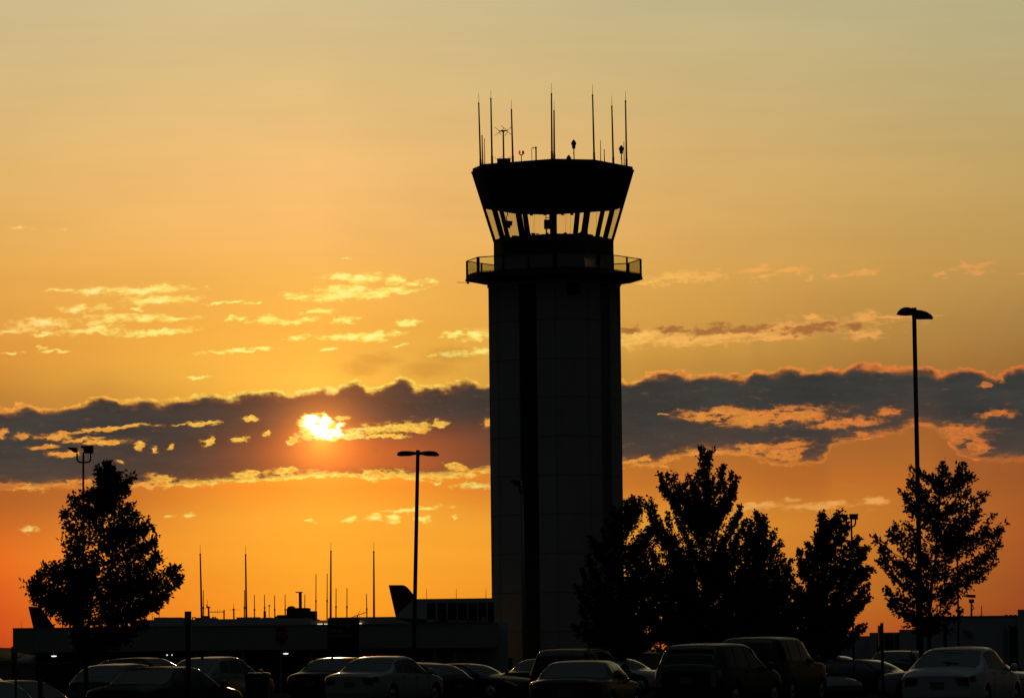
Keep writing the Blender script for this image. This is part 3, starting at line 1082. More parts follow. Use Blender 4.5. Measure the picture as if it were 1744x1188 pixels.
# goal-post weather sensor
D2 = roof_y(909) + .1
b = MB()
for px, py, r in ((905.6, 252, .02), (912.8, 252.5, .05)):
    p = at(px, py, D2)
    b.tube((p.x, D2, RZ - .02), p, r, seg=6)
b.tube(at(906.5, 251.8, D2), at(910, 251.8, D2), .035, seg=6)
p = at(912.5, 251.4, D2)
b.box(p, (.14, .12, .10))
b.build('weather_sensor', M['dark_metal'], tower)
# teardrop beacons
for px, yt, ym, xb in ((977.2, 237.5, 253.5, 977.8), (1058.3, 247, 262, 1059)):
    D3 = roof_y(px) + .15
    b = MB()
    top, mid = at(px, yt, D3), at(px, ym, D3)
    h = top.z - mid.z
    b.tube((at(xb, 270, D3).x, D3, RZ - .02), mid, .035, seg=6)
    b.box(mid + Vector((0, 0, -.30)), (.09, .09, .07))
    b.lathe(mid, [(.06, 0), (.11, h * .05), (.12, h * .33), (.17, h * .48), (.175, h * .6), (.12, h * .8), (.04, h * .95), (.01, h)], 12)
    b.build('beacon', M['dark_metal'], tower)
D4 = roof_y(968.5) + .2
b = MB()
p = at(968.7, 270, D4)
b.lathe((p.x, D4, RZ), [(.16, 0), (.17, .12), (.12, .22), (.05, .30), (.01, .36)], 12)
b.build('roof_dome', M['dark_metal'], tower)

# ------------------------------------------------------------------ terminal building in front of the tower
FD = 284.0                                   # face of the canopy fascia
FB = gz(0, FD)
K = FPX / FD


def fx(px, D=FD):
    return at(px, 1115, D).x


def fz(px, py, D=FD):
    return at(px, py, D).z


xL, xR = fx(22), fx(848)
z0, z1 = 1.92, 3.44
term = thing('terminal_building', ((xL + xR) / 2, FD, FB), 'long low pale airport terminal with a deep fascia canopy and a crowd of roof antennas', 'terminal')
# canopy fascia in panels
b = MB()
b.bbox((xL, FD, z0), (xR, FD + .25, z1))
b.bbox((xL, FD + .25, z0), (xL + .25, FD + 9.5, z1))
b.bbox((xL + .25, FD + .25, z0 + .35), (xR, FD + 9.5, z0 + .6))
b.bbox((xR - .25, FD + .25, z0), (xR, FD + 9.5, z1))
b.bbox((xL + .25, FD + .25, z1 - .5), (xR - .25, FD + 9.5, z1 - .35))
b.build('canopy_fascia', M['stucco'], term)
b = MB()
for px in (55, 265, 470, 558, 612, 715, 772):
    x = fx(px)
    b.bbox((x - .025, FD - .006, z0 + .02), (x + .025, FD + .01, z1 - .02))
b.bbox((xL - .04, FD - .04, z1), (xR + .04, FD + .3, z1 + .06))
b.build('fascia_trim', M['joint'], term)
# wall of the set-back ground floor
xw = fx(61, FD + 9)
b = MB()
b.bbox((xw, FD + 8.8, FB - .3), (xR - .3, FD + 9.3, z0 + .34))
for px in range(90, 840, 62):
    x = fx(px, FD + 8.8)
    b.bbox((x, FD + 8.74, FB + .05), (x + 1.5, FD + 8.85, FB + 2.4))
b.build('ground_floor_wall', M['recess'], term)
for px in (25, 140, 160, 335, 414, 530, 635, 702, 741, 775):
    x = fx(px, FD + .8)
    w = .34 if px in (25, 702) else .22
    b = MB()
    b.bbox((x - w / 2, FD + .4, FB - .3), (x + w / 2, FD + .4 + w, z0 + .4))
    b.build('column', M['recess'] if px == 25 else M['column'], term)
for px, py, w in ((91.8, 1116.2, .36), (486.8, 1112, .34), (697, 1110.2, .32), (284.5, 1114.2, .09), (293, 1114.2, .06)):
    D = FD + 4
    p = at(px, py, D)
    b = MB()
    b.lathe((p.x, D, p.z), [(.02, -.055), (w * .35, -.05), (w * .5, -.01), (w * .5, .02)], 12)
    cl = b.build('ceiling_lamp', M['lamp_white'], term)
    b = MB()
    b.tube((p.x, D, p.z + .021), (p.x, D, z0 + .36), .025, seg=6)
    b.build('stem', M['dark_metal'], cl, origin=parent_loc(cl))
# long parapet behind, with mansard bits
PD = FD + 10.0
b = MB()
b.bbox((fx(228, PD), PD, FB), (fx(530, PD), PD + 14, fz(380, 1053.5, PD)))
b.bbox((fx(530, PD), PD + .3, FB), (fx(560, PD), PD + 14, fz(545, 1055.5, PD)))
b.bbox((fx(560, PD), PD, FB), (fx(676, PD), PD + 14, fz(640, 1049.8, PD)))
for a, c, y in ((403, 441, 1050.3), (446, 463, 1050.8), (466, 472, 1051), (345, 367, 1051.5), (262, 285, 1050.5), (287, 308, 1050.5), (310, 316, 1051)):
    b.bbox((fx(a, PD), PD + .1, FB + 4), (fx(c, PD), PD + 3, fz((a + c) / 2, y, PD)))
b.build('upper_parapet', M['stucco_b'], term)
for px, py, w in ((545, 1062.3, .34), (554.8, 1062.3, .20), (613.9, 1061.3, .15)):
    p = at(px, py, PD - .1)
    b = MB()
    b.box(p, (w, .14, .10))
    b.build('wall_lamp', M['lamp_warm'], term)
# louvred upper hall against the tower
LD = FD + 3.0
xa, xb_ = fx(705, LD), TX - 3.4
zt = fz(770, 1018.5, LD)
zb = fz(770, 1060, LD)
b = MB()
xs0 = fx(672, LD)
b.extrude([(xs0, LD, FB), (xb_, LD, FB), (xb_, LD, zb), (xs0, LD, fz(672, 1051.5, LD))], (0, 8, 0))
b.extrude([(xs0, LD, fz(672, 1051.5, LD) + .002), (xa, LD, zb + .002), (xa, LD, zt)], (0, 8, 0))
bw = [(xa, fx(728, LD))]
slots = [(728, 742.5), (746, 761), (763.5, 778.5), (780.5, 796.5), (798, 814), (815.5, 829.5), (831.5, 842)]
prev = xa
for s0, s1 in slots:
    b.bbox((prev, LD, zb), (fx(s0, LD), LD + 8, zt))
    prev = fx(s1, LD)
zl0, zl1 = fz(770, 1058.5, LD), fz(770, 1026, LD)
for s0, s1 in slots:
    b.bbox((fx(s0, LD), LD, zl1), (fx(s1, LD), LD + 8, zt))
    b.bbox((fx(s0, LD), LD, zb), (fx(s1, LD), LD + 8, zl0))
b.build('upper_hall', M['stucco_b'], term)
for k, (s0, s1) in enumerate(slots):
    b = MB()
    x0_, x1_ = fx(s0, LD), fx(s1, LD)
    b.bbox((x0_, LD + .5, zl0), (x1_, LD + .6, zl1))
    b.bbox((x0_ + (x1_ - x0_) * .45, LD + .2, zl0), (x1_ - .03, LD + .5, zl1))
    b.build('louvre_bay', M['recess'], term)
b = MB()
b.bbox((fx(748.5, LD), LD - .5, fz(755, 1060.4, LD)), (fx(761.5, LD), LD - .02, fz(755, 1044, LD)))
b.build('vent_hood', M['black_trim'], term)
b = MB()
b.bbox((fx(820.5, LD - 1), LD - 1.4, fz(826, 1059.5, LD)), (fx(831.5, LD - 1), LD - .8, fz(826, 1050.5, LD)))
b.bbox((fx(822.5, LD - 1), LD - 1.42, fz(826, 1057.5, LD)), (fx(829.5, LD - 1), LD - 1.39, fz(826, 1052.5, LD)))
b.build('rooftop_unit', M['column'], term)
for px in (726.5, 777, 827.5, 36):
    D = LD + .3 if px > 100 else FD + .1
    yb, yt_ = (1018.5, 1002) if px > 100 else (1071.5, 1056)
    b = MB()
    p = at(px + .2, yb, D)
    b.tube(p - Vector((0, 0, .05)), at(px, yt_, D), .02, .012, 5)
    b.build('lightning_rod', M['dark_metal'], term)
# plant: cooling unit with stack
ED = PD + 3
zr = fz(500, 1054, ED) - .3
b = MB()
b.bbox((fx(488.5, ED), ED, zr), (fx(527, ED), ED + 2.4, fz(505, 1036, ED)))
b.lathe((fx(495.3, ED), ED + 1.2, fz(495, 1037.5, ED)), [(.30, 0), (.29, .12), (.22, .21), (.10, .255), (.02, .26)], 12)
b.lathe((fx(512, ED), ED + 1.2, fz(510, 1036, ED) - .02), [(.66, 0), (.64, .05), (.5, .09), (.02, .1)], 14)
b.build('cooling_unit', M['dark_metal'], term)
b = MB()
b.bbox((fx(520, ED), ED + .1, zr), (fx(538.5, ED), ED + 2.2, fz(530, 1039.8, ED)))
b.build('rooftop_unit', M['dark_metal'], term)
b = MB()
p, q = at(511.6, 1036, ED + 1.2), at(511.3, 1008, ED + 1.2)
b.tube(p, q, .105, .105, 10)
b.bbox((q.x - .31, q.y - .15, q.z - .03), (q.x + .16, q.y + .15, q.z + .04))
b.build('flue', M['dark_metal'], term)
b = MB()
b.bbox((fx(472, ED), ED, zr), (fx(489, ED), ED + 1.2, fz(480, 1046.5, ED)))
b.bbox((fx(469, ED), ED - .1, zr), (fx(478, ED), ED + .9, fz(474, 1048.5, ED)))
b.build('duct', M['dark_metal'], term)
for a, c, y in ((343, 356.5, 1048), (334, 345, 1051), (352, 368, 1053)):
    b = MB()
    b.bbox((fx(a, ED), ED, zr), (fx(c, ED), ED + .9, fz((a + c) / 2, y, ED)))
    b.build('roof_box', M['dark_metal'], term)
b = MB()
b.path([at(361.5, 1054, ED), at(361.5, 1050.5, ED), at(367, 1050, ED), at(367, 1054, ED)], .04, 5)
b.build('pipe_loop', M['dark_metal'], term)
b = MB()
b.path([at(328, 1054, ED), at(327.5, 1051, ED), at(333, 1051, ED), at(333, 1054, ED)], .05, 5)
b.build('pipe_loop', M['dark_metal'], term)
# antennas on the terminal roof
AD = PD + 5
for xt, yw, yt, xb, r0, r1 in ((341, 927, 943, 343.6, .075, .045), (418.3, 928, 944, 419.6, .075, .045), (563.6, 922, 938, 563.2, .075, .045), (636.6, 922, 939, 637, .075, .045)):
    D = AD
    top, tip, base = at(xt, yt, D), at(xt, yw, D), at(xb, 1055, D)
    b = MB()
    b.tube(base, top, r0, r1, 8)
    b.tube(top - Vector((0, 0, .05)), top + Vector((0, 0, .04)), r1 * 1.3, seg=8)
    o = b.build('whip_antenna', M['antenna'], term)
    b = MB()
    b.tube(top, tip, .016, .010, 5)
    b.build('antenna_tip', M['dark_metal'], o, origin=parent_loc(o))
for px, yt, xb in ((538.2, 977, 538), (557.3, 976, 557), (346.3, 1004, 346.5), (416.5, 1004, 416), (433.2, 1012.5, 433.5), (450.4, 1012, 451), (467.6, 1013, 468),
                   (485.4, 1012, 486), (519.2, 1012, 519), (572.4, 1001, 572.2), (591, 1001, 590.8), (624, 1010, 625), (259.2, 1040, 259.3), (271.3, 1040, 271.4)):
    base, top = at(xb, 1055.5, AD), at(px, yt, AD)
    mid = base.lerp(top, .42 if px != 450.4 else .5)
    b = MB()
    thin_ = px < 300
    b.tube(base, mid, .022 if thin_ else .042, seg=6)
    b.tube(mid - Vector((0, 0, .08)), mid + Vector((0, 0, .05)), .02 if thin_ else .06, seg=6)
    b.tube(mid, top, .016 if thin_ else .034, .012 if thin_ else .026, 6)
    if px == 450.4:
        b.tube(base, base.lerp(top, .36), .09, seg=6)
    b.build('stub_antenna', M['antenna'], term)
b = MB()
p, q = at(458.6, 1055, AD), at(458.5, 1031, AD)
b.tube(p, q, .022, seg=5)
b.lathe(q, [(.02, -.06), (.06, -.02), (.06, .04), (.02, .08)], 8)
b.build('stub_antenna', M['antenna'], term)
b = MB()        # lamp mast left of the yagi
p, q = at(355.5, 1055, AD), at(355.3, 1034, AD)
b.tube(p, q, .06, seg=6)
b.lathe(q, [(.03, -.05), (.13, 0), (.13, .04), (.03, .08)], 8)
b.box(at(352.5, 1032, AD), (.08, .1, .22))
b.tube(at(353.2, 1032, AD), at(353, 1020.5, AD), .018, .012, 5)
b.build('lamp_mast', M['dark_metal'], term)
b = MB()        # horizontal yagi
b.tube(at(381.6, 1056, AD), at(381.6, 1037.5, AD), .055, .045, 6)
b.tube(at(356, 1041.5, AD), at(382, 1041.3, AD), .024, seg=5)
for px, a, c in ((361, 1039.5, 1042.5), (366, 1038.5, 1043), (370.5, 1037, 1046), (374.5, 1036.5, 1042), (379, 1039.5, 1043)):
    b.tube(at(px, a, AD - .25), at(px, c, AD + .25), .013, seg=4)
b.build('yagi_antenna', M['dark_metal'], term)
b = MB()
p, q = at(398.3, 1054, AD), at(398, 1037, AD)
b.tube(p, q, .055, .05, 6)
b.tube(q - Vector((0, 0, .05)), q + Vector((0, 0, .04)), .09, .08, 8)
b.tube(q, at(397.5, 1026.5, AD), .016, .01, 5)
for px0, px1 in ((387.5, 396), (400, 410)):
    b.tube(at(px0, 1037.6, AD + .2), at(px1, 1038, AD), .010, seg=4)
b.build('yagi_antenna', M['dark_metal'], term)
b = MB()        # tilted yagi
b.tube(at(608.5, 1053, AD), at(609, 1046.5, AD), .04, seg=6)
b.tube(at(596, 1051.5, AD), at(626, 1041, AD), .024, seg=5)
for x0, y0, x1, y1 in ((614.5, 1037, 607, 1050), (610, 1043.5, 612.5, 1051), (604, 1046, 605.5, 1051), (619, 1041.5, 620.5, 1045.5)):
    b.tube(at(x0, y0, AD - .2), at(x1, y1, AD + .2), .014, seg=4)
b.build('yagi_antenna', M['dark_metal'], term)


# ------------------------------------------------------------------ airliners parked beyond
def airliner(fin_px, D, label):
    """small jet seen from its right side; the fin outline is given in photo pixels"""
    base = at(fin_px[0][0], 1112, D)
    g = gz(0, D)
    t = thing('airliner', (base.x, D, g), label, 'airplane', 'airliners parked behind the terminal')
    b = MB()
    pts = [at(x, y, D) for x, y in fin_px]
    n = len(pts)
    b.extrude([p - Vector((0, .16, 0)) for p in pts], (0, .32, 0))
    b.build('tail_fin', M['fin_paint'], t)
    x0 = min(p.x for p in pts) - .3
    zc = g + 2.45
    b = MB()
    R_ = 1.32
    b.lathe((x0, D, zc), [(.10, -1.2), (.35, -.3), (.75, 1.4), (1.1, 3.2), (R_, 5.0), (R_, 12.6), (1.2, 14.2), (.85, 15.5), (.35, 16.3), (.05, 16.5)], 18, 'x')
    b.build('fuselage', M['plane_paint'], t)
    for s in (-1, 1):
        b = MB()
        b.extrude([(x0 + .6, D + s * .5, zc + .55), (x0 + 2.6, D + s * .5, zc + .55), (x0 + 1.0, D + s * 4.0, zc + .8), (x0 - .1, D + s * 4.0, zc + .8)], (0, 0, .14))
        b.build('stabiliser', M['plane_paint'], t)
        b = MB()
        b.extrude([(x0 + 6.5, D + s * 1.1, zc - .8), (x0 + 9.8, D + s * 1.1, zc - .8), (x0 + 7.2, D + s * 8.0, zc - .1), (x0 + 6.2, D + s * 8.0, zc - .1)], (0, 0, .22))
        b.build('wing', M['plane_paint'], t)
        b = MB()
        b.lathe((x0 + 7.0, D + s * 3.4, zc - 1.05), [(.30, 0), (.55, .5), (.62, 1.6), (.6, 2.7), (.5, 3.0)], 14, 'x')
        b.build('engine', M['plane_paint'], t)
        b = MB()
        b.tube((x0 + 8.2, D + s * 1.6, g + .35), (x0 + 8.2, D + s * 1.6, zc - .6), .09, seg=8)
        b.lathe((x0 + 8.2, D + s * 1.6 - .15, g + .4), [(.3, 0), (.4, .05), (.4, .25), (.3, .3)], 14, 'y')
        b.build('landing_gear', M['tyre'], t)
    b = MB()
    b.tube((x0 + 14.2, D, g + .3), (x0 + 14.2, D, zc - .8), .08, seg=8)
    b.lathe((x0 + 14.2, D - .12, g + .32), [(.22, 0), (.32, .05), (.32, .2), (.22, .24)], 12, 'y')
    b.build('landing_gear', M['tyre'], t)
    return t


airliner([(674.5, 1052), (662, 996.5), (663.5, 995.6), (686.5, 995.6), (690.5, 997), (695, 1000.5), (708.5, 1017), (724, 1038), (737, 1060), (742, 1080), (681, 1080)], 335.0,
         'airliner whose dark tail fin rises beside the louvred hall next to the tower')
airliner([(57.5, 1071), (48.6, 1033), (50, 1032), (66, 1032.8), (69.5, 1034.5), (96, 1071.5), (106, 1090), (62, 1090)], 360.0,
         'airliner whose dark tail fin shows left of the leftmost tree')

# ------------------------------------------------------------------ service building at the right
HD = 255.0
HB = gz(0, HD)
hall = thing('service_building', (at(1600, 1110, HD).x, HD, HB), 'low pale service building with a stepped roofline behind the right-hand tree', 'building')


def hx(px, D=HD):
    return at(px, 1105, D).x


def hz_(px, py, D=HD):
    return at(px, py, D).z


b = MB()
b.bbox((hx(1385, HD + 3), HD + 3, HB - .3), (hx(1480, HD + 3), HD + 15, hz_(1450, 1082.5, HD + 3)))
b.bbox((hx(1477.5, HD + 1), HD + 1, HB - .3), (hx(1531, HD + 1), HD + 15, hz_(1505, 1076.3, HD + 1)))
b.bbox((hx(1530, HD + .5), HD + .5, HB - .3), (hx(1574, HD + .5), HD + 15, hz_(1550, 1071, HD + .5)))
b.build('low_wing', M['stucco_b'], hall)
b = MB()
b.bbox((hx(1573), HD, HB - .3), (hx(1736), HD + 14, hz_(1655, 1049.8)))
b.bbox((hx(1573) - .04, HD - .05, hz_(1655, 1049.8)), (hx(1736), HD + 14, hz_(1655, 1049.8) + .06))
b.build('main_wall', M['stucco_b'], hall)
b = MB()
b.bbox((hx(1735), HD - 1.0, HB - .3), (hx(1800), HD + 12, hz_(1740, 1037.2, HD - 1)))
b.build('corner_block', M['stucco_b'], hall)
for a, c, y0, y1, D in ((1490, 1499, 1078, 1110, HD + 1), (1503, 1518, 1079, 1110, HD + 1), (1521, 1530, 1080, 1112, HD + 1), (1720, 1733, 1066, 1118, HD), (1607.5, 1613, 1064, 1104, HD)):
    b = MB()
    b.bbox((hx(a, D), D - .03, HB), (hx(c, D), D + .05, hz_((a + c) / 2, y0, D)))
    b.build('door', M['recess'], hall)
b = MB()
b.bbox((hx(1712), HD - .25, HB), (hx(1714.5), HD - .04, hz_(1713, 1066)))
b.build('downpipe', M['joint'], hall)
b = MB()
for px in (1710, 1718, 1725):
    p = at(px, 1049.5, HD + 1)
    b.path([at(px - 2.5, 1050, HD + 1), at(px - 2, 1046.8, HD + 1), at(px + 2, 1046.8, HD + 1), at(px + 2.5, 1050, HD + 1)], .035, 5)
b.build('roof_hatch_rail', M['dark_metal'], hall)
b = MB()        # rounded wall fitting
p = at(1651, 1078, HD)
b.box(p + Vector((0, -.1, 0)), (.34, .2, .22), Matrix.Rotation(.6, 3, 'Y'))
b.box(p + Vector((-.22, -.1, .14)), (.3, .2, .10), Matrix.Rotation(.7, 3, 'Y'))
b.build('wall_fitting', M['joint'], hall)
CD = HD + 2
b = MB()        # camera mast on the roof
base = at(1647, 1051, CD)
b.tube(base, at(1646.5, 1020, CD), .06, .05, 6)
b.tube(at(1647, 1040, CD), at(1651.5, 1034.5, CD), .03, seg=5)
b.tube(at(1651.5, 1034.5, CD), at(1647.5, 1028, CD), .03, seg=5)
b.box(at(1647, 1023, CD), (.30, .3, .22))
cmast = b.build('camera_mast', M['dark_metal'], hall)
b = MB()
b.box(at(1646.8, 1014.5, CD), (.48, .4, .17), Matrix.Rotation(.06, 3, 'Y'))
b.lathe(at(1640.5, 1014.0, CD), [(.06, -.12), (.10, 0), (.06, .12)], 8, 'x')
b.build('camera', M['dark_metal'], cmast, origin=parent_loc(cmast))
b = MB()
b.tube(at(1664.5, 1050, CD), at(1664, 1031, CD), .035, .02, 5)
b.tube(at(1664.5, 1050, CD), at(1661, 1045, CD), .02, seg=4)
b.build('lightning_rod', M['dark_metal'], hall)

for o in hall.children_recursive:          # the block stands a few degrees off square to the view
    off = parent_loc(o)
    for v in o.data.vertices:
        v.co.x += (v.co.y + off.y - HD) * .13

# ------------------------------------------------------------------ lamp posts
def lamp_base(px, py, D, r):
    """foot of a post whose shaft is seen at pixel (px, py)"""
    p = at(px, py, D)
    return Vector((p.x, p.y, gz(p.x, p.y)))


def twin_flood(xp, yp_top, D, heads, arm_l, arm_r, y_u, r, xbot, ybot, label, grp):
    g = lamp_base(xbot, ybot, D, r)
    hw_ = .2 if D > 150 else .12
    top = at(xp, yp_top, D)
    low = at(xbot, ybot, D)
    d = (low - top)
    foot = low + d * ((g.z - low.z) / d.z) if abs(d.z) > .1 else g
    t = thing('floodlight_post', foot, label, 'lamp post', grp)
    b = MB()
    b.tube(foot, top, r * 1.15, r * .85, 10)
    b.lathe(foot, [(r * 2.4, 0), (r * 2.4, .06), (r * 1.3, .10), (r * 1.2, .2)], 10)
    b.build('pole', M['dark_metal'] if xp < 800 or xp > 1000 else M['grey_metal'], t)
    b = MB()
    zc = (y_u + 0)
    b.path([at(arm_l, y_u - 16, D), at(arm_l, y_u - 6, D), at(arm_l + 2.5, y_u - 1.5, D), at(xp, y_u, D), at(arm_r - 2.5, y_u - 1.5, D), at(arm_r, y_u - 6, D), at(arm_r, y_u - 16, D)], r * .8, 7)
    b.build('bracket', M['dark_metal'], t)
    for poly in heads:
        b = MB()
        pts = [at(x, y, D) for x, y in poly]
        b.extrude([p - Vector((0, hw_, 0)) for p in pts], (0, hw_ * 2, 0))
        b.build('lamp_head', M['dark_metal'], t)
    return t


GF = 'twin floodlight posts'
twin_flood(142, 770, 205.0, [[(115, 762.2), (119, 761.5), (131.8, 762.5), (131.8, 770.5), (126, 770)],
                            [(138.2, 759), (159, 758.4), (158.8, 771.2), (143.5, 771.2), (142, 763.5), (138, 762)]],
           131.2, 154.8, 787.5, .052, 141.8, 850, 'slim floodlight post rising out of the leftmost tree', GF)
twin_flood(1450, 884, 130.0, [[(1429.5, 874.8), (1443.4, 875.6), (1443.2, 882.8), (1436, 883)],
                             [(1446.5, 874.8), (1461.8, 874.6), (1460.5, 878), (1461, 884), (1447.5, 884)]],
           1441.8, 1457, 897, .032, 1453, 1080, 'slim floodlight post against the rounded tree at the right end of the cluster', GF)
twin_flood(889.5, 832, 190.0, [[(868.5, 818.8), (874, 816.8), (886, 818.3), (886, 828), (879, 827.5)],
                              [(887.5, 817.2), (897, 817.2), (903.5, 820), (903, 827), (889, 827)]],
           884.5, 899, 840, .06, 893, 1050, 'grey floodlight post standing in front of the dark tower shaft', GF)


def twin_shoebox(xt, yt, xb, yb, D, r, blades, label, grp, hub):
    top, low = at(xt, yt, D), at(xb, yb, D)
    d = low - top
    g = gz(low.x, D)
    foot = low + d * ((g - low.z) / d.z)
    t = thing('parking_lamp', foot, label, 'lamp post', grp)
    b = MB()
    b.tube(foot, top, r * 1.1, r * .92, 12)
    b.lathe(foot, [(r * 3, 0), (r * 3, .5), (r * 2.6, .56), (r * 1.2, .58)], 12)
    b.build('pole', M['dark_metal'], t)
    for poly in blades:
        pts = [at(x, y, D) for x, y in poly]
        n = len(pts)
        # a shell that is full in the middle and thinner at both edges
        b = MB()
        c = sum(pts, Vector()) / n
        rings = []
        for dy, s in ((-.22, .55), (-.16, .86), (0, 1.0), (.16, .86), (.22, .55)):
            rings.append([Vector((c.x + (p.x - c.x) * (.75 + .25 * s), p.y + dy, c.z + (p.z - c.z) * s)) for p in pts])
        vs = [v for rg in rings for v in rg]
        fs = [tuple(range(n)), tuple(reversed(range(4 * n, 5 * n)))]
        for k in range(4):
            for i in range(n):
                j = (i + 1) % n
                fs.append((k * n + j, k * n + i, (k + 1) * n + i, (k + 1) * n + j))
        b.add(vs, fs)
        b.build('lamp_head', M['dark_metal'], t)
    b = MB()
    p0, p1 = at(hub[0], hub[3], D), at(hub[1], hub[2], D)
    b.bbox((p0.x, D - .09, p0.z), (p1.x, D + .09, p1.z))
    b.build('bracket', M['dark_metal'], t)
    return t


GP = 'twin parking lot lamps'
twin_shoebox(711.7, 768, 706.8, 1015, 145.0, .066,
             [[(676, 773), (678, 769.5), (684, 767.6), (697, 767.4), (709, 769.2), (709, 773.8), (698, 776.2), (682, 776.6), (676.5, 775.5)],
              [(714, 769.2), (727, 767.4), (738, 767.6), (744, 769.5), (748.2, 773.5), (747.5, 776), (741, 776.8), (727, 776.2), (714, 773.8)]],
             'tall twin-headed lamp post with level flat heads beside the airliner fin', GP, (708.5, 715, 766, 776))
twin_shoebox(1557, 540, 1568, 1065, 108.0, .058,
             [[(1526.8, 535.8), (1529, 530), (1534.5, 525.2), (1540, 523), (1546, 522.8), (1553, 524.6), (1559.5, 524), (1560.5, 527), (1560, 536), (1553, 537), (1543, 537.8), (1535, 537.4)],
              [(1557, 526), (1562, 527.4), (1570, 528.2), (1578, 531), (1585, 536), (1588.8, 542.5), (1588.6, 543.6), (1575, 543.8), (1561, 544), (1556.5, 541)]],
             'tall lamp post with two drooping rounded heads at the right', GP, (1553.5, 1560.5, 524, 541))

# thick post half seen behind the right-hand tree
D = 175.0
p = at(1563, 1000, D)
gpos = Vector((p.x, D, gz(p.x, D)))
b = MB()
b.tube(gpos, at(1562.5, 985, D), .10, .09, 10)
tag(b.build('utility_post', M['dark_metal'], origin=gpos), 'dark thick post just left of the right-hand tree trunk', 'post')
D = 240.0
p = at(1630.5, 1000, D)
gpos = Vector((p.x, D, gz(p.x, D)))
b = MB()
b.tube(gpos, at(1630.5, 948, D), .055, .05, 8)
tag(b.build('utility_post', M['dark_metal'], origin=gpos), 'thin grey post showing through the right side of the right-hand tree', 'post')

# ------------------------------------------------------------------ posts and signs in the lot
D = 92.0
p = at(320.5, 1112, D)
gpos = Vector((p.x, D, gz(p.x, D)))
t = thing('square_post', gpos, 'black square post with a blunt cap in front of the dark sedan at the left', 'post')
b = MB()
b.bbox((gpos.x - .052, D - .05, gpos.z), (gpos.x + .052, D + .05, at(320, 1062, D).z))
b.build('shaft', M['black_trim'], t)
b = MB()
b.bbox((gpos.x - .066, D - .066, at(320, 1062, D).z), (gpos.x + .066, D + .066, at(320, 1040.3, D).z))
b.build('cap', M['black_trim'], t)

D = 90.0
p = at(1501, 1112, D)
gpos = Vector((p.x, D, gz(p.x, D)))
t = thing('parking_sign', gpos, 'narrow black sign post with its plate seen edge-on left of the white sedan', 'sign')
b = MB()
b.bbox((gpos.x - .012, D - .03, gpos.z), (gpos.x + .05, D + .03, at(1501, 1060, D).z))
b.build('post', M['black_trim'], t)
b = MB()
b.bbox((gpos.x - .050, D - .2, at(1499, 1100, D).z), (gpos.x - .016, D + .2, at(1499, 1064.5, D).z))
b.build('plate', M['sign_dark'], t)

D = 84.0
p = at(68.5, 1160, D)
gpos = Vector((p.x, D, gz(p.x, D)))
b = MB()
b.lathe(gpos, [(.045, 0), (.045, at(68, 1158, D).z - gpos.z), (.03, at(68, 1157, D).z - gpos.z)], 10)
tag(b.build('bollard', M['black_trim'], origin=gpos), 'short black bollard by the far-left silver car', 'bollard')

D = 94.0
p = at(439, 1112, D)
gpos = Vector((p.x, D, gz(p.x, D)))
t = thing('litter_bin', gpos, 'square black litter bin with a sloped lid right of the grey hatchback', 'litter bin')
x0_, x1_ = at(418.5, 1160, D).x, at(459, 1160, D).x
zt_ = at(440, 1147, D).z
b = MB()
b.prism([(x0_ + .03, D - .24), (x1_ - .03, D - .24), (x1_ - .03, D + .24), (x0_ + .03, D + .24)], gpos.z, zt_, [(x0_, D - .27), (x1_, D - .27), (x1_, D + .27), (x0_, D + .27)])
b.build('body', M['bin'], t)
b = MB()
b.prism([(x0_ - .02, D - .29), (x1_ + .02, D - .29), (x1_ + .02, D + .29), (x0_ - .02, D + .29)], zt_, zt_ + .03, [(x0_ + .06, D - .2), (x1_ - .02, D - .2), (x1_ - .02, D + .2), (x0_ + .06, D + .2)])
b.build('lid', M['bin'], t)

# stop sign, turned away so that the octagon looks narrow
D = 165.0
c = at(479.5, 1081, D)
gpos = Vector((c.x, D, gz(c.x, D)))
t = thing('stop_sign', gpos, 'red octagonal stop sign turned sideways before the terminal fascia', 'sign')
t.rotation_euler = (0, 0, math.radians(56))
b = MB()
h = c.z - gpos.z
b.box((0, .035, (h + .3) / 2), (.05, .04, h + .3))
b.build('post', M['grey_metal'], t, origin=(0, 0, 0))
R8 = .40
oct_ = [(R8 * math.cos(math.radians(22.5 + 45 * k)), 0, h + R8 * math.sin(math.radians(22.5 + 45 * k))) for k in range(8)]
b = MB()
b.extrude(oct_, (0, .006, 0))
pl = b.build('plate', M['sign_red'], t, origin=(0, 0, 0))
tx = text_mesh('STOP', .30, 'lettering', M['sign_text'], t, (0, -.006, h - .10), align='CENTER', depth=.002)

# dark directional sign with two lines of lettering
D = 168.0
c = at(585, 1112, D)
gpos = Vector((c.x, D, gz(c.x, D)))
t = thing('direction_sign', gpos, 'tall dark sign panel lettered Wrong Way in front of the terminal', 'sign')
xa_, xb2 = at(558.5, 1085, D).x, at(612, 1085, D).x
b = MB()
b.bbox((xa_, D, gpos.z), (xb2, D + .22, at(585, 1052.3, D).z))
b.build('panel', M['sign_dark'], t)
s_ = FPX / D
tl = at(563.5, 1065.8, D)
text_mesh('Wrong\nWay', .245, 'lettering', M['sign_text'], t, (tl.x - gpos.x, -.006, tl.z - gpos.z), spacing=1.0)
b = MB()
a_, c_ = at(562, 1082, D), at(600, 1082, D)
b.bbox((a_.x, D - .006, a_.z - .012), (c_.x, D - .001, a_.z + .012))
b.build('rule_line', M['sign_text'], t)

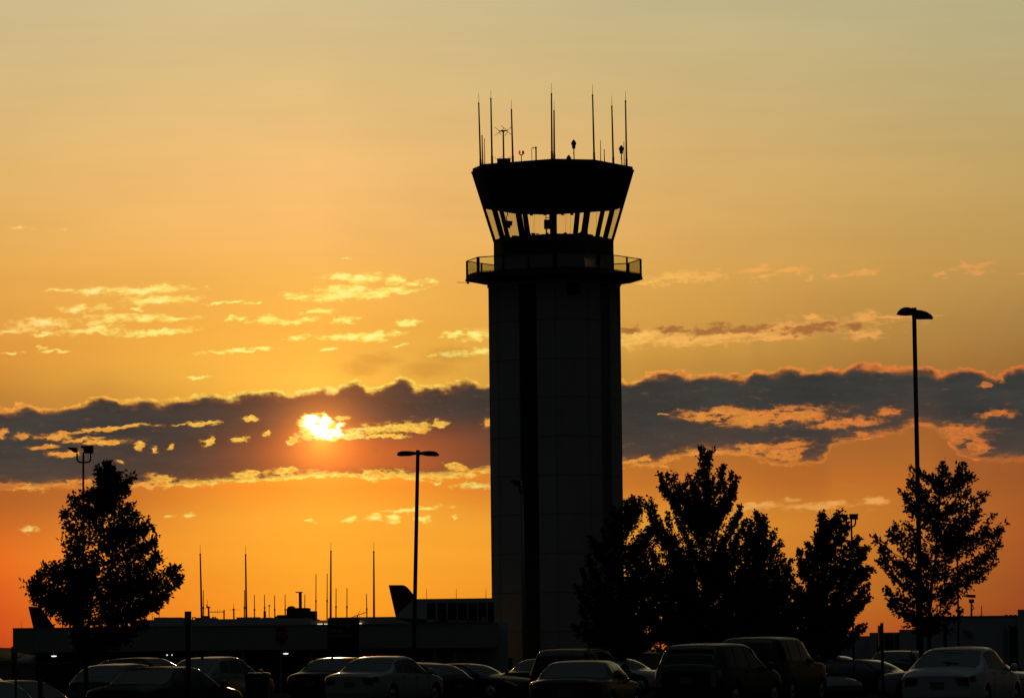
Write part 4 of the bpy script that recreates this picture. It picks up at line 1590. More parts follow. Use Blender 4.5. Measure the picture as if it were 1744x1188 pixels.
# ------------------------------------------------------------------ pipe fence at the left
D = 146.0
x0_, x1_ = at(-60, 1129, D).x, at(250, 1129, D).x
zt_ = at(60, 1129.3, D).z
gpos = Vector((x0_, D, gz(x0_, D)))
t = thing('pipe_fence', gpos, 'thin dark pipe and wire fence along the left of the parking lot', 'fence')
b = MB()
b.tube((x0_, D, zt_), (x1_, D, zt_), .03, seg=6)
b.build('top_rail', M['dark_metal'], t)
xx = at(32, 1129, D).x - 2.6
while xx < x1_:
    b = MB()
    b.tube((xx, D, gpos.z), (xx, D, zt_ + .04), .035, seg=6)
    b.build('fence_post', M['dark_metal'], t)
    xx += 2.6
b = MB()
k = 0
while k * .25 < x1_ - x0_:
    a = x0_ + k * .25
    for s in (-1, 1):
        e = a + s * (zt_ - gpos.z)
        if x0_ <= e <= x1_:
            b.tube((a, D + s * .004, gpos.z + .03), (e, D + s * .004, zt_), .0025, seg=3, cap=False)
    k += 1
b.build('wire_mesh', M['grey_metal'], t)
D = 88.0
p = at(26.7, 1112, D)
gpos = Vector((p.x, D, gz(p.x, D)))
b = MB()
b.tube(gpos, at(26.5, 1105, D), .022, seg=8)
tag(b.build('sign_post', M['black_trim'], origin=gpos), 'thin bare black post in front of the far-left cars', 'post')

# ------------------------------------------------------------------ trees
def leaf_cluster_mesh(pts, dirs, size, width, rnd, per=6):
    """tufts of pointed leaves radiating from shoot ends; returns verts, faces"""
    n = len(pts) * per
    P = np.repeat(np.array(pts), per, axis=0) + rnd.normal(0, size * .35, (n, 3))
    Dr = np.repeat(np.array(dirs), per, axis=0) * .5 + rnd.normal(0, 1, (n, 3)) * .75
    Dr[:, 2] += rnd.uniform(-.35, .35, n)
    Dr /= np.linalg.norm(Dr, axis=1, keepdims=True) + 1e-9
    R_ = rnd.normal(0, 1, (n, 3))
    S = np.cross(Dr, R_)
    S /= np.linalg.norm(S, axis=1, keepdims=True) + 1e-9
    N = np.cross(Dr, S)
    L = size * rnd.uniform(.65, 1.25, (n, 1))
    W = width * rnd.uniform(.7, 1.2, (n, 1))
    V = np.empty((n, 5, 3))
    V[:, 0] = P
    V[:, 1] = P + Dr * L * .45 + S * W + N * W * .3
    V[:, 2] = P + Dr * L
    V[:, 3] = P + Dr * L * .5 - S * W + N * W * .3
    V[:, 4] = P + Dr * L * .2 - S * W * .5
    return V.reshape(-1, 3), n


def mesh_np(name, V, nverts_per, nf, m, parent):
    me = bpy.data.meshes.new(name)
    V = V - np.array(parent_loc(parent))
    me.vertices.add(len(V))
    me.vertices.foreach_set('co', V.astype(np.float32).ravel())
    me.loops.add(len(V))
    me.loops.foreach_set('vertex_index', np.arange(len(V), dtype=np.int32))
    me.polygons.add(nf)
    me.polygons.foreach_set('loop_start', np.arange(0, len(V), nverts_per, dtype=np.int32))
    me.polygons.foreach_set('loop_total', np.full(nf, nverts_per, dtype=np.int32))
    me.update(calc_edges=True)
    me.validate()
    me.materials.append(m)
    o = bpy.data.objects.new(name, me)
    COL.objects.link(o)
    o.parent = parent
    return o


def tree(D, trunk, top, tips, fill, leaf, label, seed, m='leaf', group='small trees in the parking lot', dens=1.0, rad=.30, gapy=0.0, lean_up=.8, depth=1.0, skirt=None, upper=1.0, low_skip=0.0):
    """trunk: photo x at the foot and (x, y) of the first fork; top: photo (x, y) of the leader;
    tips: photo points where the outline's shoots end"""
    rnd = np.random.default_rng(seed)
    k = FPX / D
    foot = at(trunk[0], 1112, D)
    foot.z = gz(foot.x, D)
    fork = at(trunk[1], trunk[2], D)
    crown_top = at(top[0], top[1], D)
    t = thing('parking_lot_tree', foot, label, 'tree', group)
    P = [at(x, y, D) for x, y in tips]
    ax0, ax1 = fork, crown_top

    def axis(z):
        f = (z - ax0.z) / max(.1, ax1.z - ax0.z)
        return ax0.lerp(ax1, max(0, min(1, f)))
    # half width of the crown against height, for the depth of shoots
    shoots = []
    zs = [p.z for p in P]
    for p in P:
        w = abs(p.x - axis(p.z).x)
        near_ = [abs(q.x - axis(q.z).x) for q in P if abs(q.z - p.z) < .9]
        R_ = max(near_ + [w])
        dd = math.sqrt(max(0.02, R_ * R_ - w * w)) * rnd.uniform(-.75, .75) * depth
        shoots.append((Vector((p.x, D + dd, p.z)), 1.0))
    for p in P:
        if rnd.random() < .55:          # stray shoots beyond the general outline
            a = axis(p.z)
            o_ = Vector((p.x - a.x, 0, .5 * abs(p.x - a.x) + .25)).normalized() * rnd.uniform(.04, .17)
            shoots.append((Vector((p.x + o_.x, D + rnd.uniform(-.5, .5), p.z + o_.z)), .3))
    nfill = fill
    for _ in range(nfill):
        p = P[rnd.integers(len(P))]
        q = P[rnd.integers(len(P))]
        f = rnd.uniform(.25, .88)
        a = axis(p.z)
        z = p.z + rnd.uniform(-.35, .1)
        r = (p.x - a.x) * f
        w = abs(p.x - a.x)
        dd = rnd.uniform(-1, 1) * math.sqrt(max(0.05, (max(w, .5)) ** 2 - r * r)) * depth
        if p.z > fork.z + .5 * (crown_top.z - fork.z) and rnd.random() > upper:
            continue
        if p.z < fork.z + .14 * (crown_top.z - fork.z) and rnd.random() < low_skip:
            continue
        if rnd.random() < .3 * (1 - low_skip):
            z = fork.z + (z - fork.z) * rnd.uniform(.35, .9)
            zz = axis(z)
            shoots.append((Vector((zz.x + r, D + dd, z)), .8))
        else:
            shoots.append((Vector((a.x + r, D + dd, z)), .8))
    for x0, y0, x1, y1, n_ in (skirt or []):
        for _ in range(n_):
            p = at(rnd.uniform(x0, x1), rnd.uniform(y0, y1), D)
            shoots.append((Vector((p.x, D + rnd.uniform(-.9, .9), p.z)), .8))
    tb = MB()
    tr = .038 + .012 * (crown_top.z - foot.z) / 3
    npts = 9
    pts, rr = [], []
    for i in range(npts):
        f = i / (npts - 1)
        if f < .35:
            p = foot.lerp(fork, f / .35)
        else:
            p = fork.lerp(crown_top, (f - .35) / .65 * .93)
        p = p + Vector((rnd.normal(0, .018), rnd.normal(0, .018), 0)) * (1 if 0 < i else 0)
        pts.append(p)
        rr.append(tr * (1 - f) ** .8 + .006)
    rr[0] *= 1.5
    tb.path(pts, rr, 8)
    CP, CD = [], []
    limbs = MB()
    for tip, s in shoots:
        a = axis(tip.z)
        horiz = math.hypot(tip.x - a.x, tip.y - a.y)
        z_s = max(foot.z + .9, min(tip.z - .25, tip.z - horiz * lean_up * rnd.uniform(.5, 1.35) - rnd.uniform(.10, .55)))
        if z_s < fork.z:
            z_s = max(z_s, fork.z - .5)
        st = axis(z_s) if z_s >= fork.z else foot.lerp(fork, (z_s - foot.z) / max(.01, fork.z - foot.z))
        mid = st.lerp(tip, .55) + Vector(((tip.x - st.x) * .22, (tip.y - st.y) * .22, -.08 * (tip.z - st.z))) + Vector(rnd.normal(0, .10, 3))
        L = (tip - st).length
        m_ = 6
        cur = []
        for i in range(m_ + 1):
            f = i / m_
            cur.append(st * (1 - f) ** 2 + mid * 2 * f * (1 - f) + tip * f * f)
        r0 = min(tr * .45, .006 + .009 * L)
        limbs.path(cur, [r0 * (1 - .85 * i / m_) + .0025 for i in range(m_ + 1)], 4)
        # tufts along the outer part of the shoot
        ncl = int((L * 30 + 10) * dens * s)
        for _ in range(ncl):
            f = 1 - rnd.random() ** 1.0 * .92
            p = st * (1 - f) ** 2 + mid * 2 * f * (1 - f) + tip * f * f
            d = ((tip - mid) * f + (mid - st) * (1 - f)).normalized()
            spread = rad * (0.10 + .9 * (1 - f) ** .65) * (.4 + .6 * min(1, L))
            off = Vector(rnd.normal(0, 1, 3)).normalized() * spread * rnd.random() ** .6
            off.z *= 1.15
            CP.append(tuple(p + off))
            CD.append(tuple((d + off * .8 / max(.05, spread)).normalized()))
    tb.build('trunk', M['bark'], t)
    limbs.build('limbs', M['bark'], t)
    V, nf = leaf_cluster_mesh(CP, CD, leaf[0], leaf[1], rnd, leaf[2])
    mesh_np('crown', V, 5, nf, M[m], t)
    return t


def gt(lst, sc, ox, oy):
    return [(ox + x / sc, oy + y / sc) for x, y in lst]


tips_l = gt([(655, 178), (640, 200), (585, 200), (600, 235), (710, 250), (765, 262), (740, 300), (565, 300), (580, 330), (530, 345), (500, 360), (430, 380), (420, 420), (385, 465),
             (780, 440), (800, 470), (825, 520), (400, 530), (415, 580), (390, 625), (410, 690), (425, 740), (880, 510), (850, 540), (905, 560), (925, 610), (890, 650), (860, 690), (915, 710), (955, 750), (910, 790),
             (1000, 815), (1065, 800), (1068, 845), (1065, 880), (1020, 930), (980, 970), (950, 995), (885, 1005), (340, 780), (380, 800), (290, 795), (250, 830), (210, 845), (180, 890), (178, 910), (200, 935), (232, 962),
             (300, 985), (380, 1040), (420, 1090), (430, 1140), (470, 1160), (520, 1170), (620, 1180), (700, 1170), (760, 1150), (820, 1140), (880, 1120), (860, 1060), (300, 980), (260, 920), (940, 880), (700, 400), (520, 480), (740, 560)], 3.494, 0, 740)
tree(112, (146.5, 146, 1090), (189, 800), tips_l, 56, (.125, .032, 6), 'leftmost tree, a full pyramid of pointed leaves beside a slim floodlight post', 11, dens=.85, rad=.27, lean_up=.22, low_skip=.45)

tips_r = gt([(285, 557), (270, 590), (345, 552), (350, 590), (240, 597), (215, 620), (180, 566), (175, 610), (155, 650), (165, 700), (372, 600), (360, 640), (408, 655), (395, 690), (385, 720), (440, 722), (465, 760), (430, 770), (462, 812), (445, 882), (420, 850),
             (350, 895), (395, 905), (130, 752), (160, 745), (95, 778), (60, 792), (75, 830), (70, 862), (100, 890), (130, 880), (105, 965), (140, 940), (115, 1010), (150, 1045), (185, 1062), (130, 985),
             (285, 1040), (340, 1030), (310, 985), (260, 1055), (225, 1050), (250, 700), (310, 760), (360, 800), (300, 700), (190, 800), (200, 960)], 1.916, 1460, 500)
tree(120, (1583, 1582, 1045), (1608, 800), tips_r, 34, (.125, .034, 6), 'open-crowned tree at the far right, behind the tall drooping lamp post', 23, dens=.68, rad=.27, depth=.8, lean_up=.4, low_skip=.6)

tips_1 = gt([(330, 352), (365, 357), (350, 400), (415, 345), (400, 400), (262, 390), (290, 420), (230, 455), (210, 500), (140, 535), (160, 570), (185, 590), (490, 482), (450, 500), (500, 560), (470, 600), (130, 650), (135, 700), (100, 725), (70, 800), (110, 800), (90, 865),
             (100, 930), (62, 1025), (100, 1000), (130, 1070), (200, 1110), (180, 1140), (260, 1150), (330, 1160), (400, 1140), (420, 1060), (440, 960), (470, 880), (490, 760), (300, 1000), (250, 900), (530, 700), (545, 800), (540, 900), (520, 1000), (500, 1080), (470, 1130), (520, 640)], 3.126, 960, 740)
tree(141, (1046, 1046, 1085), (1075, 856), tips_1, 60, (.10, .036, 5), 'dense bushy tree overlapping the right foot of the control tower', 31, 'leaf_b', dens=1.1, rad=.30, skirt=[(1075, 960, 1150, 1105, 34), (1000, 960, 1080, 1110, 20), (1080, 880, 1125, 960, 8)])

tips_2 = gt([(740, 60), (775, 80), (760, 120), (720, 185), (745, 200), (800, 232), (780, 250), (846, 160), (835, 210), (850, 260), (905, 195), (930, 222), (890, 285), (905, 260), (510, 202), (550, 215), (530, 250), (597, 212), (640, 270), (620, 300), (512, 272), (460, 325), (440, 360), (470, 380), (470, 445), (500, 482),
             (663, 218), (690, 270), (700, 255), (650, 330), (880, 340), (870, 380), (942, 380), (930, 420), (960, 460), (990, 500), (1000, 560), (1030, 640), (1040, 720), (1000, 800), (560, 420), (560, 560), (540, 700), (520, 860), (560, 960), (600, 1060), (700, 1100), (800, 1110), (900, 1100), (980, 1060), (1000, 940), (760, 400), (800, 500), (620, 480), (580, 330), (480, 640), (470, 740), (465, 850), (480, 960), (500, 1060), (560, 1120), (1070, 820), (1080, 920), (1070, 1020), (1040, 1090), (660, 1130), (860, 1120), (600, 700), (900, 800), (620, 900), (850, 950), (740, 1000)], 3.126, 960, 740)
tree(143, (1196, 1196, 1090), (1199, 770), tips_2, 95, (.10, .040, 6), 'tallest of the clustered trees, its thin leading shoots reaching above the rest', 37, 'leaf_b', dens=1.0, rad=.22, lean_up=1.1, upper=.35, skirt=[(1100, 930, 1170, 1110, 40), (1170, 900, 1250, 1110, 40), (1230, 920, 1310, 1110, 44)])

tips_3 = gt([(135, 322), (170, 340), (160, 380), (110, 372), (90, 400), (202, 392), (190, 430), (232, 442), (225, 480), (272, 492), (265, 570), (240, 540), (300, 598), (342, 610), (330, 650), (362, 690), (330, 775), (300, 720), (280, 820), (260, 900), (200, 960), (120, 990), (60, 960), (60, 800), (80, 650), (70, 520), (140, 470), (60, 430), (380, 800), (400, 880), (390, 960), (350, 1030), (280, 1060), (20, 700), (0, 820), (0, 940), (30, 1030), (150, 1060), (200, 850)], 3.494, 1250, 780)
tree(138, (1283, 1283, 1085), (1292, 876), tips_3, 48, (.10, .040, 6), 'small thin-leaved tree between the tallest clustered tree and its right neighbour', 41, 'leaf_b', dens=.9, rad=.23, lean_up=1.0, upper=.6, skirt=[(1255, 960, 1345, 1108, 40), (1310, 985, 1375, 1105, 20)])

tips_4 = gt([(530, 330), (500, 346), (530, 370), (622, 330), (600, 360), (660, 360), (680, 400), (592, 372), (560, 400), (490, 482), (510, 440), (402, 540), (430, 510), (440, 560), (390, 602), (380, 660), (350, 720), (750, 472), (720, 500), (792, 525), (770, 548), (740, 560), (782, 582), (700, 600), (822, 656), (780, 660), (740, 652), (800, 748), (760, 700), (802, 825), (760, 800),
             (760, 882), (700, 860), (690, 932), (640, 900), (780, 992), (740, 1002), (690, 980), (640, 1012), (620, 1042), (560, 1070), (600, 1080), (500, 1080), (420, 1060), (350, 1000), (340, 900), (360, 800), (450, 700), (560, 520), (600, 640), (640, 480), (320, 780), (300, 880), (300, 980), (330, 1060), (400, 1080), (420, 850), (470, 950), (560, 980)], 3.494, 1250, 780)
tree(136, (1398, 1398, 1092), (1402, 880), tips_4, 44, (.10, .040, 6), 'rounded tree at the right end of the cluster, behind a slim floodlight post', 43, 'leaf_b', dens=1.0, rad=.23, lean_up=.5, skirt=[(1335, 985, 1440, 1100, 36)])

# ------------------------------------------------------------------ cars
# centre-line profiles from tail to nose: (y / length, z / height); belt line; glass spans
CAR_TYPES = {
    'sedan': dict(L=4.8, W=1.82, top=[(-.5, .62), (-.485, .665), (-.40, .70), (-.335, .715), (-.27, .79), (-.17, .945), (-.08, .992), (.02, 1.0), (.09, .975), (.17, .86), (.255, .705), (.30, .685), (.41, .63), (.475, .535), (.5, .44)],
                  belt=[(-.5, .60), (-.3, .665), (0, .64), (.28, .625), (.42, .57), (.5, .43)], rear=(-.325, -.155), front=(.085, .262),
                  sides=[(-.225, -.205, -.135, -.10), (-.125, -.09, .035, .03), (.05, .045, .235, .105)]),
    'box_sedan': dict(L=4.7, W=1.74, top=[(-.5, .655), (-.49, .70), (-.40, .715), (-.315, .72), (-.27, .79), (-.19, .96), (-.12, .99), (0, 1.0), (.07, .985), (.13, .88), (.215, .715), (.27, .69), (.42, .64), (.485, .56), (.5, .46)],
                      belt=[(-.5, .64), (-.3, .675), (0, .66), (.25, .65), (.43, .60), (.5, .45)], rear=(-.305, -.18), front=(.075, .222),
                      sides=[(-.225, -.205, -.165, -.125), (-.15, -.115, .0, -.0), (.015, .015, .19, .09)]),
    'round_sedan': dict(L=4.95, W=1.85, top=[(-.5, .58), (-.488, .64), (-.43, .69), (-.36, .705), (-.29, .79), (-.18, .945), (-.07, .995), (.02, 1.0), (.09, .965), (.18, .82), (.25, .70), (.31, .665), (.41, .60), (.475, .50), (.5, .40)],
                        belt=[(-.5, .56), (-.3, .655), (0, .635), (.28, .61), (.42, .54), (.5, .39)], rear=(-.345, -.165), front=(.085, .252),
                        sides=[(-.215, -.185, -.165, -.135), (-.15, -.12, .035, .03), (.05, .045, .235, .105)]),
    'suv': dict(L=4.75, W=1.90, top=[(-.5, .60), (-.494, .64), (-.475, .70), (-.445, .85), (-.405, .965), (-.34, .985), (-.15, 1.0), (0, .992), (.08, .96), (.17, .80), (.25, .675), (.31, .655), (.43, .60), (.485, .51), (.5, .42)],
                belt=[(-.5, .585), (-.3, .625), (0, .605), (.28, .60), (.43, .545), (.5, .41)], rear=(-.478, -.412), front=(.075, .248),
                sides=[(-.40, -.36, -.285, -.255), (-.26, -.23, -.075, -.075), (-.055, -.055, .215, .085)]),
    'big_suv': dict(L=5.2, W=2.0, top=[(-.5, .60), (-.495, .64), (-.485, .72), (-.465, .88), (-.44, .97), (-.38, .99), (-.15, 1.0), (0, .995), (.08, .965), (.155, .82), (.22, .685), (.29, .665), (.45, .63), (.49, .56), (.5, .45)],
                    belt=[(-.5, .585), (-.3, .63), (0, .62), (.28, .615), (.44, .585), (.5, .44)], rear=(-.486, -.447), front=(.075, .218),
                    sides=[(-.44, -.42, -.30, -.29), (-.27, -.26, -.08, -.08), (-.055, -.055, .19, .09)]),
    'hatch': dict(L=4.3, W=1.76, top=[(-.5, .60), (-.49, .64), (-.465, .70), (-.40, .83), (-.29, .955), (-.18, .99), (-.05, 1.0), (.05, .975), (.14, .85), (.245, .695), (.31, .665), (.42, .60), (.48, .50), (.5, .41)],
                  belt=[(-.5, .585), (-.3, .65), (0, .625), (.28, .605), (.42, .54), (.5, .40)], rear=(-.46, -.28), front=(.055, .25),
                  sides=[(-.34, -.29, -.21, -.18), (-.195, -.165, -.02, -.02), (.0, .0, .225, .08)]),
}
_lin = np.interp


def cr(pts, x):
    """smooth (monotone-ish) interpolation through (x, y) pairs"""
    xs = np.array([p[0] for p in pts])
    ys = np.array([p[1] for p in pts])
    h = np.diff(xs)
    d = np.diff(ys) / h
    m = np.empty(len(xs))
    m[0], m[-1] = d[0], d[-1]
    for i in range(1, len(xs) - 1):
        m[i] = 0 if d[i - 1] * d[i] <= 0 else 2 * d[i - 1] * d[i] / (d[i - 1] + d[i])
    x = np.clip(x, xs[0], xs[-1])
    i = np.clip(np.searchsorted(xs, x, side='right') - 1, 0, len(xs) - 2)
    t = (x - xs[i]) / h[i]
    return ((2 * t**3 - 3 * t**2 + 1) * ys[i] + (t**3 - 2 * t**2 + t) * h[i] * m[i] + (-2 * t**3 + 3 * t**2) * ys[i + 1] + (t**3 - t**2) * h[i] * m[i + 1])


class CarShape:
    def __init__(self, typ, H):
        self.c = CAR_TYPES[typ]
        self.L, self.W, self.H = self.c['L'], self.c['W'], H

    def section(self, f):
        """outline of the right half at y = f * L, from sill to roof centre: 10 points (x, z)"""
        H = self.H
        zt = float(cr(self.c['top'], f)) * H
        zb = min(float(cr(self.c['belt'], f)) * H, zt - .02)
        e = max(0.0, (abs(f) - .30) / .20)
        w = self.W / 2 * (1 - .13 * e ** 2.2 - (.05 * max(0, (abs(f) - .47) / .03)))
        d = zt - zb
        g = smooth01((d - .06) / .30)
        wr = w * (.955 - .23 * smooth01(d / .50))
        zl = .22 + .10 * max(0, (abs(f) - .38) / .12)
        zm = zl + (zb - zl) * .52
        P = [(w * .90, zl), (w * .975, zl + (zb - zl) * .14), (w, zm), (w * .985, zb - (zb - zl) * .14), (w * .95, zb)]
        hood = [(.90 * w, zb + .22 * d), (.80 * w, zb + .50 * d), (.62 * w, zb + .78 * d), (.32 * w, zb + .96 * d), (0, zt)]
        cab = [(.5 * (.945 * w + wr) + .012, zb + .5 * d), (wr, zt - .075), (.86 * wr, zt - .026), (.42 * wr, zt - .004), (0, zt)]
        for a, b_ in zip(hood, cab):
            P.append((a[0] + (b_[0] - a[0]) * g, a[1] + (b_[1] - a[1]) * g))
        return np.array(P)

    def pt(self, f, v):
        S = self.section(f)
        k = np.arange(10)
        x = cr(list(zip(k, S[:, 0])), np.array([v]))[0]
        z = cr(list(zip(k, S[:, 1])), np.array([v]))[0]
        return Vector((float(x), f * self.L, float(z)))

    def normal(self, f, v):
        a = self.pt(min(.5, f + .004), v) - self.pt(max(-.5, f - .004), v)
        b_ = self.pt(f, min(9, v + .04)) - self.pt(f, max(0, v - .04))
        n = b_.cross(a)
        if n.length < 1e-9:
            return Vector((0, 0, 1))
        n.normalize()
        if n.x < -.2 or n.z < -.5:
            n = -n
        return n

    def body(self, wheels, wr):
        fs = sorted(set(np.round(np.concatenate([np.linspace(-.5, .5, 77), [-.497, -.492, -.485, .485, .492, .497]]), 4)))
        vs_ = np.concatenate([np.linspace(0, 4, 15), np.linspace(4.25, 9, 17)])
        b = MB()
        k = np.arange(10)
        rows = []
        for f in fs:
            S = self.section(f)
            x = cr(list(zip(k, S[:, 0])), vs_)
            z = cr(list(zip(k, S[:, 1])), vs_)
            rows.append([(float(a), float(f * self.L), float(c)) for a, c in zip(x, z)])
        n = len(vs_)
        V, F = [], []
        for r in rows:
            V += r + [(-p[0], p[1], p[2]) for p in r[:-1][::-1]]
        m = 2 * n - 1
        for i in range(len(rows) - 1):
            for j in range(m - 1):
                q = (i * m + j, (i + 1) * m + j, (i + 1) * m + j + 1, i * m + j + 1)
                c = sum((Vector(V[t]) for t in q), Vector()) / 4
                if c.z < .8 and abs(c.x) > self.W * .36 and any((c.y - wy) ** 2 + (c.z - wr) ** 2 < (wr * 1.17) ** 2 for wy in wheels):
                    continue
                F.append(q)
        b.add(V, F, True)
        b.add([V[j] for j in range(m)], [tuple(range(m))])
        b.add([V[(len(rows) - 1) * m + j] for j in range(m)], [tuple(reversed(range(m)))])
        return b

    def patch(self, quad, side=1, off=.006, nu=8, nv=6):
        """patch of the surface; quad = (f at v0 start, f at v1 start, f at v0 end, f at v1 end, v0, v1)"""
        a0, a1, b0, b1, v0, v1 = quad
        b = MB()
        V, F = [], []
        for j in range(nv + 1):
            t = j / nv
            for i in range(nu + 1):
                s = i / nu
                f = (a0 + (a1 - a0) * t) * (1 - s) + (b0 + (b1 - b0) * t) * s
                v = v0 + (v1 - v0) * t
                p = self.pt(f, v) + self.normal(f, v) * off
                V.append((p.x * side, p.y, p.z))
        for j in range(nv):
            for i in range(nu):
                q = (j * (nu + 1) + i, j * (nu + 1) + i + 1, (j + 1) * (nu + 1) + i + 1, (j + 1) * (nu + 1) + i)
                F.append(q if side > 0 else q[::-1])
        b.add(V, F, True)
        return b

    def glass(self, f0, f1, v0=6.35, off=.006, nu=14, nv=8, inset=.012):
        """front or rear screen across the whole width"""
        b = MB()
        V, F = [], []
        for i in range(nv + 1):
            f = f0 + (f1 - f0) * i / nv
            row = []
            for j in range(nu + 1):
                s = -1 + 2 * j / nu
                v = 9 - (9 - v0) * abs(s)
                p = self.pt(f, v) + self.normal(f, v) * off
                row.append((p.x * (1 if s >= 0 else -1), p.y, p.z))
            V += row
        for i in range(nv):
            for j in range(nu):
                F.append((i * (nu + 1) + j, i * (nu + 1) + j + 1, (i + 1) * (nu + 1) + j + 1, (i + 1) * (nu + 1) + j))
        b.add(V, F, True)
        return b


def make_car(typ, H, paint_m, loc, rz, label, lamp='tail_red', cat='car', detail=2, rails=False, aerial=False, spoiler=False, group='cars parked in the lot'):
    S = CarShape(typ, H)
    c = S.c
    L, W = S.L, S.W
    nm = {'suv': 'parked_suv', 'big_suv': 'parked_suv'}.get(typ, 'parked_car')
    t = thing(nm, loc, label, cat, group)
    t.rotation_euler = (0, 0, rz)
    O = (0, 0, 0)
    wr = .34 if 'suv' not in typ else .37
    wy = [-.295 * L, .315 * L]
    S.body(wy, wr).build('body', paint_m, t, origin=O)
    b = MB()
    b.bbox((-W * .40, -L * .47, .20), (W * .40, L * .46, .62))
    b.build('underbody', M['black_trim'], t, origin=O)
    S.glass(*c['rear']).build('rear_window', M['car_glass'], t, origin=O)
    S.glass(*c['front']).build('windshield', M['car_glass'], t, origin=O)
    for side in (-1, 1):
        for a0, a1, b0, b1 in c['sides']:
            # quad order: start bottom/top, end bottom/top
            S.patch((a0, a1, b0, b1, 4.22, 5.82), side).build('side_window', M['car_glass'], t, origin=O)
    for side in (-1, 1):
        for y in wy:
            b = MB()
            x = side * (W / 2 - .13)
            b.lathe((x - .10, y, wr), [(wr * .62, 0), (wr * .93, 0), (wr, .03), (wr, .17), (wr * .93, .20), (wr * .62, .20)], 24, 'x')
            wh = b.build('wheel', M['tyre'], t, origin=O)
            b = MB()
            xo = side * (W / 2 - .045)
            b.lathe((xo - .03, y, wr), [(.05, 0), (wr * .62, .0), (wr * .64, .05), (.06, .06)], 20, 'x')
            for k in range(5):
                a = 2 * math.pi * k / 5
                b.tube((xo + side * .02, y, wr), (xo + side * .02, y + math.cos(a) * wr * .6, wr + math.sin(a) * wr * .6), .03, .025, 6)
            b.build('rim', M['rim'], wh, origin=O)
            # arch lip
            b = MB()
            pts = []
            for k in range(17):
                a = math.pi * (k / 16) * 1.06 - .09
                pts.append((side * (W / 2 * (1 - .13 * max(0, (abs(y / L) - .30) / .20) ** 2.2) - .006), y + math.cos(a) * wr * 1.17, wr + math.sin(a) * wr * 1.17))
            b.path(pts, .022, 5)
            b.build('wheel_arch', paint_m, t, origin=O)
    # lamps
    zt = cr(c['belt'], -.46) * H
    for side in (-1, 1):
        if 'suv' in typ:
            q = (-.4995, -.490, -.462, -.462, 2.9, 4.6)
        else:
            q = (-.4995, -.4985, -.455, -.462, 2.75, 4.05)
        S.patch(q, side, .010, 6, 5).build('tail_light', M[lamp], t, origin=O)
        S.patch((.415, .43, .492, .488, 3.2, 4.3), side, .008, 6, 5).build('head_light', M['head_clear'], t, origin=O)
    for side in (-1, 1):           # the part of the lamp on the flat tail
        b = MB()
        wx = W / 2 * .80
        if 'suv' in typ:
            b.bbox((min(side * wx, side * (wx - .14)), -L / 2 - .014, zt - .36), (max(side * wx, side * (wx - .14)), -L / 2 + .02, zt - .02))
        else:
            b.extrude([(side * wx, -L / 2 - .012, zt - .24), (side * (wx - .26), -L / 2 - .012, zt - .21), (side * (wx - .32), -L / 2 - .012, zt - .06), (side * (wx - .03), -L / 2 - .012, zt - .04)], (0, .03, 0))
        b.build('tail_light', M[lamp], t, origin=O)
    b = MB()
    zp = zt - (.22 if 'suv' not in typ else .20)
    b.bbox((-.16, -L / 2 - .012, zp - .08), (.16, -L / 2 + .01, zp + .08))
    b.build('number_plate', M['plate'], t, origin=O)
    b = MB()
    b.bbox((-W / 2 * .80, -L / 2 - .035, .42), (W / 2 * .80, -L / 2 + .05, .50))
    b.build('bumper_trim', paint_m, t, origin=O)
    b = MB()
    b.bbox((-W / 2 * .78, L / 2 - .05, .34), (W / 2 * .78, L / 2 + .02, .44))
    b.build('bumper_trim', paint_m, t, origin=O)
    # mirrors, handles, seams
    fm = c['front'][1] - .045
    for side in (-1, 1):
        p = S.pt(fm, 4.25)
        b = MB()
        q = Vector((side * (p.x + .11), p.y + .02, p.z + .07))
        b.lathe(q - Vector((0, .07, 0)), [(.05, 0), (.095, .015), (.10, .07), (.07, .14), (.02, .17)], 10, 'y')
        b.tube((side * (p.x - .01), p.y + .03, p.z + .01), q + Vector((-side * .03, .03, -.02)), .025, seg=6)
        b.build('mirror', paint_m if detail > 1 else M['black_trim'], t, origin=O)
        if detail > 1:
            for f in (-.125, .06):
                p = S.pt(f, 3.55)
                n = S.normal(f, 3.55)
                b = MB()
                b.tube((side * (p.x + .025), p.y - .09, p.z), (side * (p.x + .025), p.y + .09, p.z), .014, seg=6)
                b.tube((side * p.x, p.y - .07, p.z), (side * (p.x + .025), p.y - .07, p.z), .012, seg=5)
                b.tube((side * p.x, p.y + .07, p.z), (side * (p.x + .025), p.y + .07, p.z), .012, seg=5)
                b.build('door_handle', M['chrome'] if typ == 'big_suv' else paint_m, t, origin=O)
            for f in (-.155, .04, .215):
                S.patch((f, f + .003, f + .0025, f + .0055, .6, 4.1), side, .003, 1, 10).build('door_seam', M['black_trim'], t, origin=O)
    if rails:
        for side in (-1, 1):
            b = MB()
            p0, p1 = S.pt(-.36, 6.6), S.pt(.02, 6.6)
            pts = [Vector((side * p0.x, p0.y, p0.z)), Vector((side * p0.x, p0.y + .1, p0.z + .06)), Vector((side * p1.x, p1.y - .1, p1.z + .06)), Vector((side * p1.x, p1.y, p1.z))]
            b.path(pts, .022, 6)
            b.build('roof_rail', M['dark_metal'], t, origin=O)
    if aerial:
        p = S.pt(c['rear'][1] + .02, 9)
        b = MB()
        b.lathe(p - Vector((0, 0, .01)), [(.05, 0), (.045, .04), (.02, .09)], 8)
        b.tube(p + Vector((0, 0, .05)), p + Vector((0, -.06, .20)), .012, .006, 5)
        b.build('aerial', M['black_trim'], t, origin=O)
